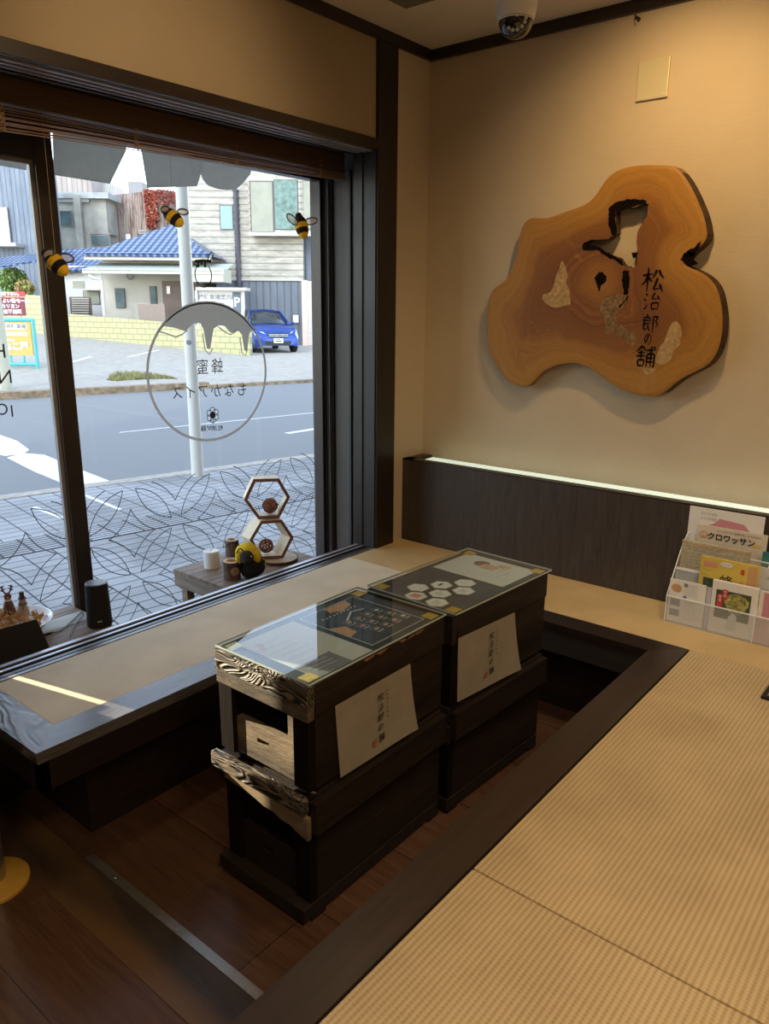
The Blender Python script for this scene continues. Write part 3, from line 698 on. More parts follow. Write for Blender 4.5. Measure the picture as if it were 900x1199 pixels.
def inside(p,P):
    c=False
    for (x1_,y1_),(x2_,y2_) in zip(P,P[1:]+P[:1]):
        if (y1_>p[1])!=(y2_>p[1]) and p[0]<(x2_-x1_)*(p[1]-y1_)/(y2_-y1_)+x1_: c=not c
    return c
def dseg(p,P):
    m=9
    for a,b in zip(P,P[1:]+P[:1]):
        dx,dy=b[0]-a[0],b[1]-a[1]; l=dx*dx+dy*dy; t=0 if l==0 else max(0,min(1,((p[0]-a[0])*dx+(p[1]-a[1])*dy)/l))
        m=min(m,math.hypot(p[0]-a[0]-dx*t,p[1]-a[1]-dy*t))
    return m
xs=[p[0] for p in OUT]; zs=[p[1] for p in OUT]
allp=[V(p) for p in OUT+H1+H2]; n1,n2,n3=len(OUT),len(H1),len(H2)
edges=[(i,(i+1)%n1) for i in range(n1)]+[(n1+i,n1+(i+1)%n2) for i in range(n2)]+[(n1+n2+i,n1+n2+(i+1)%n3) for i in range(n3)]
st=.014; x=min(xs)
while x<max(xs):
    z=min(zs)
    while z<max(zs):
        p=(x+rnd.uniform(-.002,.002),z+rnd.uniform(-.002,.002))
        if inside(p,OUT) and not inside(p,H1) and not inside(p,H2) and dseg(p,OUT)>.007 and dseg(p,H1)>.005 and dseg(p,H2)>.004: allp.append(V(p))
        z+=st
    x+=st
vo,eo,fo,_,_,_=delaunay_2d_cdt(allp,edges,[],0,1e-6)
PC=z1(436,430)
g=G(); bm=g.bm; TH=.045
lay=bm.verts.layers.float.new('ring'); lay2=bm.verts.layers.float.new('edge')
F_=[];B_=[]
for v in vo:
    de=dseg(v,OUT); dc=math.hypot(v.x-PC[0],v.y-PC[1]); rg=dc/(dc+de+.0001)
    a=bm.verts.new((v.x,YS+(0 if de>.004 else .003),v.y)); a[lay]=rg; a[lay2]=de; F_.append(a)
    b=bm.verts.new((v.x+(0.010 if de<.001 and v.x>PC[0]+.05 else 0),YS+TH,v.y)); b[lay]=rg; b[lay2]=de; B_.append(b)
fronts=[]
for f in fo:
    c=(sum(vo[i].x for i in f)/3,sum(vo[i].y for i in f)/3)
    if not inside(c,OUT) or inside(c,H1) or inside(c,H2): continue
    try: fronts.append(bm.faces.new([F_[i] for i in f])); bm.faces.new([B_[i] for i in f[::-1]])
    except ValueError: pass
cnt={}
for f in fronts:
    for e in f.edges: cnt[e]=cnt.get(e,0)+1
m_slab,t,b=nt('slab_ring_grain')
at=t.nodes.new('ShaderNodeAttribute'); at.attribute_name='ring'; at2=t.nodes.new('ShaderNodeAttribute'); at2.attribute_name='edge'
v_=coords(t); nz=noise(t,v_,5,4,.5); nf=noise(t,v_,26,4,.6)
rg=math_(t,'ADD',at.outputs['Fac'],math_(t,'MULTIPLY',nz,.30)); rg=math_(t,'ADD',rg,math_(t,'MULTIPLY',nf,.05))
def n1(k):
    n=t.nodes.new('ShaderNodeTexNoise'); n.noise_dimensions='1D'; n.inputs['Scale'].default_value=1; n.inputs['Detail'].default_value=3; L(t,math_(t,'MULTIPLY',rg,k),n.inputs['W']); return math_(t,'MULTIPLY',math_(t,'SUBTRACT',n.outputs['Fac'],.5),3.2)
sn=n1(75); sn2=n1(26)
h=math_(t,'ADD',math_(t,'MULTIPLY',sn,.25),math_(t,'MULTIPLY',sn2,.25)); h=math_(t,'ADD',h,.5)
base=ramp(t,math_(t,'ADD',rg,-.08),[(.0,(.26,.115,.025)),(.22,(.34,.155,.032)),(.38,(.19,.070,.020)),(.60,(.15,.048,.020)),(.76,(.20,.078,.021)),(.86,(.38,.175,.035)),(1,(.50,.26,.05))])
c=mixc(t,.46,base,mixc(t,h,(.03,.010,.004),(.46,.20,.045)))
c=mixc(t,ramp(t,noise(t,coords(t,(1.4,1,.8)),4.5,4,.7,.6),[(.60,(0,0,0)),(.66,(.30,.30,.30))]),c,(.42,.24,.10))
L(t,c,b.inputs['Base Color']); b.inputs['Roughness'].default_value=.55; b.inputs['Specular IOR Level'].default_value=.25; b.inputs['Coat Weight'].default_value=.05; b.inputs['Coat Roughness'].default_value=.35
bump(t,b,h,.12,.001)
m_bark=wood('dark_bark_edge',(.012,.008,.006),(.10,.055,.025),1,30,3,.8,1.0)
m_wane=wood('cut_slab_side',(.10,.05,.02),(.36,.19,.07),1,30,3,.6,.5)
g.mat(m_slab); g.mat(m_bark); g.mat(m_wane)
idx={v:i for i,v in enumerate(F_)}
for e,cn in cnt.items():
    if cn==1:
        a,b2=e.verts; i,j=idx[a],idx[b2]
        try: f=bm.faces.new([F_[i],F_[j],B_[j],B_[i]])
        except ValueError: continue
        isout=dseg(vo[i],OUT)<.002; right=vo[i].x>z1(700,300)[0]
        f.material_index=1 if (not isout or right) else 2
for v in [v for v in bm.verts if not v.link_faces]: bm.verts.remove(v)
slab=thing('wood_slab_sign','large polished tree slab sign with brushed characters on the plaster wall','wooden sign',(sum(xs)/len(xs),YW,min(zs)))
o=g.obj('slab_body',None,slab)
# characters
g=G(); g.mat(m_ink); NY=(0,-1,0)
for (x,y,s),k in zip(((622,430,80),(620,503,60),(615,578,62),(605,630,44),(597,690,72)),NAME):
    p=onY(YS,550+x/2.9032,180+y/2.9032); brush(g,k,V((p.x,YS,p.z)),(1,0,-.04),AZ,s/2.9032*.00326,NY,.10,.0012,wid=.95 if k!='no' else .62)
g.obj('brushed_lettering',None,slab,fix=False)
# pale and dark natural patches
def zp(x,y,x0=660,y0=210,s=4.994): p=onY(YS,x0+x/s,y0+y/s); return V((p.x,YS-.0008,p.z))
m_knot=plain('pale_rotten_patch',(.42,.27,.12),.9,var=.35,sc=70,bmp=.8); m_rot=plain('dark_rot',(.008,.005,.004),1,var=.3,sc=60,bmp=.8,spec=.05)
g=G(); g.mat(m_knot)
for P in ([(310,360),(325,385),(333,420),(325,440),(340,470),(342,512),(315,515),(290,528),(270,513),(245,500),(245,480),(275,470),(290,430),(300,400)],
          [(700,565),(722,590),(715,630),(718,640),(690,670),(685,695),(665,720),(640,715),(628,708),(640,660),(660,640),(672,600)],
          [(580,728),(620,728),(640,735),(605,750),(585,745)]):
    P=[(a+rnd.uniform(-4,4),b+rnd.uniform(-4,4)) for a,b in densify(P,9)]; P=smooth(P,1)
    g=G(); g.mat(m_knot); g.poly([(lambda q:V((q.x,YS-.0006,q.z)))(onY(YS,550+a/2.9032,180+b/2.9032)) for a,b in P],NY); g.obj('rotten_patch',None,slab,fix=False)
g=G(); g.mat(plain('brown_rotten_patch',(.20,.12,.055),.9,var=.5,sc=90,bmp=1))
for P in ([(440,515),(455,490),(485,478),(525,480),(535,500),(515,530),(490,545),(500,575),(520,590),(560,610),(570,640),(545,652),(515,625),(490,605),(470,620),(455,615),(462,575),(445,550)],):
    P=smooth([(a+rnd.uniform(-5,5),b+rnd.uniform(-5,5)) for a,b in densify(P,8)],1)
    g.poly([(lambda q:V((q.x,YS-.0006,q.z)))(onY(YS,550+a/2.9032,180+b/2.9032)) for a,b in P],NY)
g.obj('rotten_patch',None,slab,fix=False)
g=G(); g.mat(m_rot)
for P in ([(345,535),(385,530),(380,560),(385,600),(378,640),(372,672),(348,675),(350,640),(340,600)],[(372,680),(376,690),(350,725),(318,757),(290,772),(330,735),(355,705)],
          [(262,165),(300,135),(370,115),(480,120),(482,145),(430,150),(330,185),(303,190),(300,250),(312,300),(300,335),(275,320),(262,270)],
          [(105,400),(120,365),(150,360),(150,385),(215,395),(218,420),(180,412),(130,418)],[(215,400),(262,430),(310,455),(345,480),(345,510),(310,480),(250,455),(215,425)],[(395,430),(432,425),(425,455),(405,465)],
          [(682,468),(705,435),(735,450),(720,425),(780,430),(760,470),(785,490),(760,505),(720,500)],[(690,455),(720,415),(760,405),(790,370),(805,350),(780,420),(760,445)],
          [(180,580),(200,545),(225,540),(250,575),(245,605),(215,620),(208,650),(200,650),(205,600)]):
    P=[(a+rnd.uniform(-4,4),b+rnd.uniform(-4,4)) for a,b in densify(P,10)]
    g=G(); g.mat(m_rot); g.poly([zp(a,b) for a,b in P],NY); g.obj('dark_crack',None,slab,fix=False)
g=G(); g.mat(m_bark)
for q in ((300,300),(600,300),(480,650)):
    p=onY(YS,550+q[0]/2.9,180+q[1]/2.9); g=G(); g.mat(m_bark).box(p.x-.02,p.x+.02,YS+TH-.004,YW,p.z-.02,p.z+.02); g.obj('mounting_block',None,slab)
# ------------------------------------------------------------------ wall plate, hook, camera, vent
def wq(pts,y): return [onY(y,*q) for q in pts]
g=G(); P=wq(((747,71),(784,66),(781,114),(744,118)),YW-.012); xa=sum(p.x for p in (P[0],P[3]))/2; xb=(P[1].x+P[2].x)/2; za=(P[2].z+P[3].z)/2; zb=(P[0].z+P[1].z)/2
plate=thing('blank_wall_plate','square ivory blank cover plate on the wall above the slab','wall plate',(xa,YW,za))
g=G(); g.mat(plain('ivory_plastic',(.60,.54,.36),.35,var=.02)).box(xa,xb,YW-.012,YW-.0005,za,zb,.003); g.obj('cover',None,plate)
g=G(); g.mat(m_white).cyl((xb-.012,YW-.014,za+.012),(xb-.012,YW-.0115,za+.012),.003,n=10); g.obj('screw_cap',None,plate)
p=onY(YW-.02,745,21); g=G(); hk=thing('wall_hook','tiny dark hook with a small shiny bead high on the wall','hook',(p.x,YW,p.z-.02))
g=G(); g.mat(m_black).cyl((p.x,YW-.0005,p.z),(p.x,YW-.022,p.z),.008,.006,12); g.tube([(p.x,YW-.02,p.z),(p.x,YW-.03,p.z-.004),(p.x,YW-.032,p.z+.008)],.003,8); g.obj('peg',None,hk)
g=G(); g.mat(plain('pink_bead',(.5,.3,.35),.2)).ball((p.x,YW-.024,p.z-.012),.005); g.obj('bead',None,hk)
# dome camera: on the ceiling
t0=.0
c=onY(2.25,604,18)
cam_x,cam_y,cam_z=c.x,c.y,ZC
dcam=thing('dome_camera','white security dome camera with dark lens bubble hanging from the ceiling','security camera',(cam_x,cam_y,ZC-.15))
s=c.z
dep=2.25/V((ray(604,18))).dot(V((0,1,0))) 
ppm=F/(dep*1.0)     # px per metre at that depth
rw=24/ppm*1.0
zb_=onY(cam_y,604,22).z
g=G(); g.mat(m_white).lathe((cam_x,cam_y,0),[(0,ZC-.0005),(rw*1.15,ZC-.0005),(rw*1.15,ZC-.02),(rw*1.02,ZC-.03),(rw*1.0,zb_+.03),(rw*.9,zb_),(rw*.86,zb_-.003),(0,zb_-.003)],40); g.obj('housing',None,dcam,smooth=True)
rd=rw*.84
g=G(); g.mat(plain('smoked_dome',(.02,.018,.016),.06,var=0,spec=.8)).lathe((cam_x,cam_y,0),[(rd*math.cos(R(a)),zb_-.004-rd*.98*math.sin(R(a))) for a in range(0,91,9)],36); 
g.obj('dome_lens',None,dcam,smooth=True)
g=G(); g.mat(m_white).tube([(cam_x+rd*1.0*math.cos(a),cam_y+rd*1.0*math.sin(a),zb_-.006) for a in [2*math.pi*i/32 for i in range(32)]],.002,6,closed=True)
g.obj('bezel_ring',None,dcam)
g=G(); g.mat(plain('lens_leds',(.6,.58,.55),.3))
tc=(V((0,0,0))-V((cam_x,cam_y,0))).normalized()
for dx,dz in ((-.5,.35),(-.35,.55),(-.1,.68),(.15,.70),(.38,.6),(-.55,.15)):
    sd=V((-tc.y,tc.x,0)); dn=(tc*math.sqrt(max(0,1-dx*dx-dz*dz))+sd*(-dx)-V((0,0,dz))); g.ball(V((cam_x,cam_y,zb_-.004))+dn*rd*1.0,.0055,(1,1,1),8)
g.obj('infrared_leds',None,dcam)
g=G(); g.mat(m_dkp); sd=V((-tc.y,tc.x,0)); g.text('AVTECH',.020,V((cam_x,cam_y,onY(cam_y,604,4).z))+tc*(rw*1.03),-sd if (-sd).dot(RH)>0 else sd,AZ)
g.obj('lettering',None,dcam)
# ceiling vent and the small ceiling spot glimpsed at the top edge
v1,v2,v3=[onZ(ZC-.004,*q) for q in ((440,0),(475,9),(510,1))]
g=G(); g.mat(plain('vent_mesh',(.16,.15,.07),.8,var=.5,sc=240)).slab([V((v2.x,v2.y,ZC-.004)),V((v2.x+.42,v2.y,ZC-.004)),V((v2.x+.42,v2.y-.42,ZC-.004)),V((v2.x,v2.y-.42,ZC-.004))],(0,0,1),.004)
tag(g.obj('ceiling_vent'),'square grey green ceiling vent at the top edge','ceiling vent')
# stool base and floor socket
p=onZ(ZF+.012,-10,1030); st_=thing('floor_stand','floor stand with round yellow foot plate and grey column at the left edge','stand',(p.x,p.y,ZF))
rb=(onZ(ZF+.012,35,1020)-p).length
g=G(); g.mat(plain('yellow_enamel',(.62,.36,.06),.35,var=.06)).lathe((p.x,p.y,ZF),[(0,0),(rb,0),(rb,.008),(rb-.006,.013),(.03,.02),(0,.02)],64); g.obj('foot_plate',None,st_,smooth=True)
g=G(); g.mat(m_alu).cyl((p.x,p.y,ZF+.018),(p.x,p.y,ZF+1.0),.036,n=24); g.obj('column',None,st_)
a=onZ(.006,890,817); fs=thing('floor_socket','black framed floor outlet let into the tatami at the right edge','floor outlet',(a.x+.05,a.y+.05,.003))
g=G(); g.mat(m_black).box(a.x,a.x+.11,a.y,a.y+.11,.003,.012,.002); g.obj('frame',None,fs)
g=G(); g.mat(m_alu).box(a.x+.014,a.x+.096,a.y+.014,a.y+.096,.0119,.0145,.001); g.obj('hinged_cover',None,fs)
# ------------------------------------------------------------------ window bay
def facing(c): d=V((-c[0],-c[1],0)).normalized(); return d     # horizontal direction towards the room side
ZB=-.075
cx0,cx1_,cy0,cy1=-2.868,-2.350,1.985,2.535
cr=thing('wooden_crate_table','low rough wooden crate table in the window bay, carrying the plush bee and hexagon shelf','table',((cx0+cx1_)/2,(cy0+cy1)/2,ZF))
for i in range(4):
    a=cx0+(cx1_-cx0)*i/4; bx(a+.0015,a+(cx1_-cx0)/4-.0015,cy0-.004,cy1+.004,ZB-.016,ZB,m=m_crate,bev=.0015).obj('top_board',None,cr)
for y in (cy0,cy1-.02): bx(cx0+.002,cx1_-.002,y,y+.02,ZB-.082,ZB-.0165,m=m_crate2,bev=.001).obj('end_board',None,cr)
for x in (cx0+.003,cx1_-.023): bx(x,x+.02,cy0+.021,cy1-.021,ZB-.082,ZB-.0165,m=m_crate,bev=.001).obj('side_board',None,cr)
for x in (cx0+.024,cx1_-.064):
    for y in (cy0+.021,cy1-.061): bx(x,x+.04,y,y+.04,ZF,ZB-.0165,m=m_crate,bev=.001).obj('leg',None,cr)
ZN=-.10
bn=thing('wooden_bench','weathered plank bench in the window bay with one grey painted board','bench',(-2.6,1.2,ZF))
for a,b,mm in ((-2.868,-2.79,m_crate),(-2.787,-2.685,m_grey),(-2.682,-2.56,m_crate),(-2.557,-2.45,m_crate),(-2.447,-2.345,m_crate)):
    o=bx(a,b,.80,1.475,ZN-.02,ZN,m=mm,bev=.0015).obj('top_board',None,bn)
    if mm is m_grey: o['label']='grey painted board'
for y in (.83,1.42):
    g=G(); g.mat(m_crate2).box(-2.86,-2.36,y,y+.03,ZN-.09,ZN-.021); g.obj('cross_rail',None,bn)
    for x in (-2.85,-2.41): bx(x,x+.04,y-.0,y+.035,ZF,ZN-.0905,m=m_crate,bev=.001).obj('leg',None,bn)
def mx_at(p,zr=0,sc=1): return M.Translation(V(p))@M.Rotation(zr,4,'Z')
# speaker
c=onZ(ZN,117,731); D=c.dot(FH); pm=D/F
sp_=thing('smart_speaker','black fabric cylinder speaker standing on the bench by the window post','speaker',(c.x,c.y,ZN))
hh=onD(D,113,681).z-ZN-.004
m_mesh=plain('speaker_mesh',(.014,.014,.016),.85,var=.4,sc=400,bmp=.4)
g=G(); g.mat(m_mesh).lathe((c.x,c.y,ZN),[(0,0),(.044,0),(.0475,.004),(.0475,.01),(.0445,hh*.5),(.042,hh-.004)],40); g.mat(m_black).lathe((c.x,c.y,ZN),[(.042,hh-.004),(.0405,hh)],40); g.obj('fabric_body',None,sp_,smooth=True)
g=G(); g.mat(plain('speaker_top',(.10,.10,.11),.35)).lathe((c.x,c.y,ZN),[(.0405,hh),(.036,hh+.0015),(0,hh+.0015)],40); g.obj('top_plate',None,sp_)
f_=facing(c); tb=V((-f_.y,f_.x,0)); q=V((c.x,c.y,ZN+.030))+f_*.0482
g=G(); g.mat(m_white).ribbon([q-tb*.008,q+tb*.008],.004,f_); g.obj('logo_mark',None,sp_,fix=False)
cb=[onZ(ZN+.0025,*q) for q in ((103,728),)]+[]
pts=[onZ(ZN+.0035,*q) for q in ((54,743),(60,741),(70,739),(80,731),(91,721),(96,716),(97,721),(89,730),(84,738),(82,745))]
def sm(pts,n=5):
    P=[V(p) for p in pts]; o=[]
    for i in range(len(P)-1):
        a,b,c_,d=P[max(0,i-1)],P[i],P[i+1],P[min(len(P)-1,i+2)]
        for k in range(n):
            t=k/n; o.append(.5*((2*b)+(c_-a)*t+(2*a-5*b+4*c_-d)*t*t+(3*b-a-3*c_+d)*t**3))
    return o+[P[-1]]
g=G(); g.mat(m_black).tube(sm(pts),.0022,6); g.tube([pts[0]-V((0,.012,0)),pts[1]],.0042,8); tag(g.obj('power_cable'),'thin black cable looping across the bench beside the speaker','cable')
# black tablet board leaning in front of the planter
A,B,C_,D_=[onX(-2.44,*q) for q in ((-30,745),(43,725),(57,764),(-30,792))]
g=G(); g.mat(m_blackm).slab([D_+V((.03,0,0)),C_+V((.03,0,0)),B,A],(1,0,.3),.014)
tb_=thing('display_tablet','black board seen from behind, leaning on the bench in front of the white dish','tablet',(-2.44,B.y,C_.z))
g.obj('back_shell',None,tb_)
g=G(); g.mat(m_black); 
g.tube([C_+V((.03,-.14,0)),C_+V((-.06,-.14,-.0))],.006,8); g.obj('stand_foot',None,tb_)
g=G(); g.mat(m_black).tube(sm([onD(2.60,-8,787),onD(2.6,5,784),onD(2.6,12,780),onD(2.6,13,775),onD(2.59,14,785),onD(2.57,15,796)]),.0018,6); tag(g.obj('loose_wire'),'thin dark wire hooked over the sliding track at the left edge','wire')
# dish with figures
c=onZ(ZN,8,742); c=V((-2.62,c.y,ZN)); c.y=onD(2.86,10,742).y
c=onZ(ZN,12,742)
rim=.155; dish=thing('white_dish','shallow white round dish with golden wood chips behind the black board','dish',(c.x,c.y,ZN))
g=G(); g.mat(plain('white_glaze',(.80,.80,.82),.2,var=.02)).lathe((c.x,c.y,ZN),[(0,0),(.09,0),(.12,.02),(rim,.055),(rim-.006,.056),(.115,.026),(0,.02)],56); g.obj('bowl',None,dish,smooth=True)
g=G(); g.mat(plain('golden_chips',(.55,.30,.07),.5,var=.5,sc=50)); rnd=random.Random(3)
for i in range(220):
    a=rnd.uniform(0,6.28); rr_=.125*math.sqrt(rnd.random()); l=rnd.uniform(.008,.02)
    g.box(-l,l,-.004,.004,-.001,.001,mx=M.Translation(V((c.x+rr_*math.cos(a),c.y+rr_*math.sin(a),ZN+.032+rnd.uniform(0,.022))))@Euler((rnd.uniform(0,3),rnd.uniform(0,3),rnd.uniform(0,3))).to_matrix().to_4x4())
tag(g.obj('wood_chips'),'heap of golden curled wood chips in the white dish','wood chips',kind='stuff')
fy=facing(c); fs_=V((-fy.y,fy.x,0))
def figure(px,py,kind):
    p=onZ(ZN+.045,px,py); z0=ZN+.042
    if kind=='deer':
        t=thing('reindeer_figure','little brown reindeer figure with antlers standing in the white dish','figurine',(p.x,p.y,z0))
        g=G(); g.mat(plain('brown_felt',(.16,.075,.05),.9,sc=80,bmp=.4)).lathe(p*1,[(0,0),(.024,0),(.019,.03),(.011,.055),(0,.058)],20,mx=M.Translation(V((p.x,p.y,z0)))); g.ball((p.x,p.y,z0+.066),.014,(1,1,1.1)); g.obj('body',None,t,smooth=True)
        g=G(); g.mat(plain('dark_twig',(.06,.025,.02),.8))
        for s in (-1,1):
            b_=V((p.x,p.y,z0+.076)); pp=[b_+fs_*s*.004,b_+fs_*s*.014+AZ*.015,b_+fs_*s*.017+AZ*.035]; g.tube(pp,.003,6)
            for k in (.35,.7): q=b_+fs_*s*(.012+.004*k)+AZ*(.035*k); g.tube([q,q+fs_*s*.009+AZ*.006],.0022,6); g.tube([q+AZ*.004,q-fs_*s*.007+AZ*.011],.002,6)
        g.obj('antlers',None,t)
        g=G(); g.mat(m_redp).ball(V((p.x,p.y,z0+.064))+fy*.014,.004); g.mat(m_lt).tube([V((p.x,p.y,z0+.052))+fs_*.012*math.cos(a)+fy*.012*math.sin(a) for a in [i*.785 for i in range(8)]],.004,6,closed=True); g.obj('scarf',None,t)
    else:
        t=thing('snowman_figure','little pale snowman figure with a tall hat standing in the white dish','figurine',(p.x,p.y,z0))
        g=G(); g.mat(plain('cream_felt',(.50,.40,.33),.9,sc=80,bmp=.4)).lathe(p,[(0,0),(.022,0),(.018,.03),(.010,.048),(0,.05)],20,mx=M.Translation(V((p.x,p.y,z0)))); g.ball((p.x,p.y,z0+.058),.013); g.obj('body',None,t,smooth=True)
        g=G(); g.mat(plain('olive_scarf',(.20,.20,.10),.9)).tube([V((p.x,p.y,z0+.046))+V((.013*math.cos(a),.013*math.sin(a),0)) for a in [i*.785 for i in range(8)]],.005,6,closed=True); g.tube([V((p.x,p.y,z0+.046))+fy*.014,V((p.x,p.y,z0+.028))+fy*.02],.004,6); g.obj('scarf',None,t)
        g=G(); g.mat(plain('brown_hat',(.10,.05,.04),.9)).lathe(p,[(0,.068),(.015,.068),(.015,.071),(.0095,.072),(.0085,.094),(0,.094)],20,mx=M.Translation(V((p.x,p.y,z0)))); g.obj('hat',None,t,smooth=True)
figure(11,716,'deer'); figure(28,719,'snow')
# candle
c=onZ(ZB,248,664); 
t=thing('pillar_candle','short white pillar candle on the left end of the crate table','candle',(c.x,c.y,ZB))
g=G(); g.mat(plain('white_wax',(.78,.80,.82),.45,var=.02)).lathe((c.x,c.y,ZB),[(0,0),(.035,0),(.036,.003),(.036,.079),(.033,.082),(.02,.079),(0,.078)],36); g.obj('wax_body',None,t,smooth=True)
g=G(); g.mat(m_blackm).tube([(c.x,c.y,ZB+.078),(c.x+.001,c.y,ZB+.087)],.0012,6); g.obj('wick',None,t)
def log(px,py,r,h,label,emb):
    c=onZ(ZB,px,py); t=thing('log_candle_holder',label,'candle holder',(c.x,c.y,ZB)); rnd=random.Random(5)
    g=G(); g.mat(wood('log_bark_%d'%px,(.02,.013,.009),(.17,.11,.07),2,70,3,.85,1.0,bd=.004)); n=40
    pr=[(0,0)]+[(r*(1+.0*k),h*k/6) for k in range(7)]
    rings=[]
    for k in range(7): rings.append([g.bm.verts.new((c.x+r*(1+.06*math.sin(5*a+k)*rnd.random())*math.cos(a),c.y+r*(1+.06*math.sin(7*a+k*2)*rnd.random())*math.sin(a),ZB+h*k/6)) for a in [2*math.pi*i/n for i in range(n)]])
    for A_,B_2 in zip(rings,rings[1:]):
        for j in range(n): g.face([A_[j],A_[(j+1)%n],B_2[(j+1)%n],B_2[j]])
    g.face(rings[0]); g.obj('bark_log',None,t,smooth=True)
    g=G(); g.mat(plain('pale_cut_wood',(.52,.36,.22),.6,var=.2,sc=60)).lathe((c.x,c.y,ZB+h),[(r*.99,0),(r*.62,.0008),(r*.60,-.004),(r*.6,-.03),(0,-.03)],n); g.obj('hollow_top',None,t,smooth=True)
    if emb:
        f_=facing(c); a=math.atan2(f_.y,f_.x)+.35; f2=V((math.cos(a),math.sin(a),0)); s_=V((-f2.y,f2.x,0)); o=V((c.x,c.y,ZB+h*.52))+f2*(r*1.04)
        g=G(); g.mat(plain('branded_disc',(.45,.34,.20),.7)).poly([o+s_*.018*math.cos(b)+AZ*.019*math.sin(b) for b in [i*.314 for i in range(20)]],f2,.004)
        g.mat(plain('burnt_line',(.10,.06,.03),.8)); g.ribbon([o+s_*.013*math.cos(b)+AZ*.014*math.sin(b) for b in [i*.314 for i in range(20)]],.0015,f2,close=True,lift=.0006)
        for k in range(3): g.ribbon([o+s_*(-.006+.006*k)-AZ*.008,o+s_*(-.002+.005*k)+AZ*.008],.0018,f2,lift=.0006)
        g.obj('round_emblem',None,t,fix=False)
log(272,677,.038,.083,'bark covered log candle holder with pale round emblem, in front of the plush bee',True)
log(272,650,.033,.080,'second log candle holder half hidden behind the plush bee',False)
# plush bee
fz=lambda n,c_:plain(n,c_,.95,var=.3,sc=220,bmp=1.0)
m_by=fz('yellow_plush',(.85,.58,.03)); m_bb=fz('black_plush',(.010,.009,.009)); m_face=plain('black_felt_face',(.03,.03,.034),.9)
c=onZ(ZB,292,676); f_=facing(c); s_=V((-f_.y,f_.x,0))      # s_ points to the left of the view
if s_.dot(RH)>0: s_=-s_
def rel(a,b,h): return V((c.x,c.y,ZB))+s_*a+f_*b+AZ*h
pb=thing('plush_bee','black and yellow plush bee sitting in front of the hexagon shelf','plush toy',(c.x,c.y,ZB))
def fuzz(g,c_,r,sc,seed,amp=.05):
    before=set(g.bm.verts); g.ball(c_,r,sc,28); rn=random.Random(seed); cc=V(c_)
    for v in g.bm.verts:
        if v not in before: v.co=cc+(v.co-cc)*(1+rn.uniform(-amp,amp))
g=G(); g.mat(m_bb); fuzz(g,rel(-.014,-.006,.054),.054,(1.1,1.1,1.0),1); fuzz(g,rel(.0,.01,.03),.034,(1.2,1.0,.85),2); g.obj('body',None,pb)
g=G(); g.mat(m_by); fuzz(g,rel(.006,-.010,.112),.052,(1.05,.95,.92),3,.06); fuzz(g,rel(-.036,.022,.102),.022,(.9,.9,1.5),4,.08); fuzz(g,rel(.042,.02,.104),.018,(.9,.9,1.7),5,.08); g.obj('yellow_ruff',None,pb)
g=G(); g.mat(m_face); g.ball(rel(.008,.030,.106),.031,(1.0,1.0,1.05),24); g.ball(rel(.012,.050,.096),.019,(1,1,.9),20); g.obj('face',None,pb)
g=G(); g.mat(m_by); fuzz(g,rel(-.058,-.012,.058),.020,(.9,.9,1.2),6,.1); g.obj('yellow_stripe',None,pb)
g=G(); g.mat(plain('glossy_eye',(.02,.02,.02),.05,spec=1)); g.ball(rel(-.012,.056,.116),.007); g.mat(m_white).ball(rel(-.013,.063,.118),.002); g.obj('eye',None,pb)
g=G(); g.mat(m_bb); g.tube(sm([rel(.022,.03,.132),rel(.030,.034,.146),rel(.042,.036,.146),rel(.052,.036,.128)]),.0028,8); g.obj('antenna',None,pb); g=G(); g.mat(m_bb); g.tube(sm([rel(.030,.03,.070),rel(.044,.04,.068),rel(.060,.042,.080)]),.0035,8); g.obj('foreleg',None,pb); g=G(); g.mat(m_bb); g.tube(sm([rel(.03,-.01,.145),rel(.05,-.01,.158),rel(.075,-.01,.160),rel(.10,-.01,.148)]),.0018,8); g.obj('antenna',None,pb)
m_wing=plain('white_gauze_wing',(.70,.66,.58),.8)
g=G(); g.mat(m_wing); P=[rel(-.030,-.0,.105),rel(-.050,.0,.092),rel(-.068,.0,.07),rel(-.078,.0,.044),rel(-.066,-.005,.052),rel(-.050,-.008,.070),rel(-.036,-.008,.090)]; g.poly(P,f_,.003); g.obj('wing',None,pb)
# hexagon shelf
m_hexd=wood('walnut_front_edge',(.11,.045,.025),(.20,.09,.05),1,60,8,.5,.2); m_hexl=wood('pale_plywood',(.62,.50,.34),(.78,.68,.50),1,60,10,.5,.15)
c=onZ(ZB,326,656); c=V((c.x,c.y,ZB)); D=c.dot(FH)
hs=thing('hexagon_shelf','pale wooden shelf of two stacked hexagons on a round log slice, behind the plush bee','display shelf',c)
g=G(); g.mat(m_bark).lathe(c,[(0,0),(.092,0),(.094,.016),(0,.016)],48); g.mat(plain('log_slice_top',(.42,.30,.18),.6,var=.2,sc=30)).lathe(c+V((0,0,.0163)),[(0,0),(.090,0),(.090,.0004),(0,.0004)],48); g.obj('log_slice_base',None,hs)
def hexa_(Pf,dep):   # Pf six front corner pixels at depth D
    Q=[onD(D-.04,*q) for q in Pf]; cc=sum(Q,V())/6; th=.10
    Qi=[cc+(q-cc)*.845 for q in Q]; Qb=[q+dep for q in Q]; Qbi=[q+dep for q in Qi]
    g=G(); g.mat(m_hexl)
    f=[[g.bm.verts.new(p) for p in L_] for L_ in (Q,Qi,Qb,Qbi)]
    for i in range(6):
        j=(i+1)%6; g.face([f[0][i],f[0][j],f[2][j],f[2][i]]); g.face([f[1][j],f[1][i],f[3][i],f[3][j]]); g.face([f[2][i],f[2][j],f[3][j],f[3][i]])
        g.mat(m_hexd).face([f[0][j],f[0][i],f[1][i],f[1][j]]); g.mat(m_hexl)
    return g.obj('hexagon_frame',None,hs,fix=True),cc,Qi
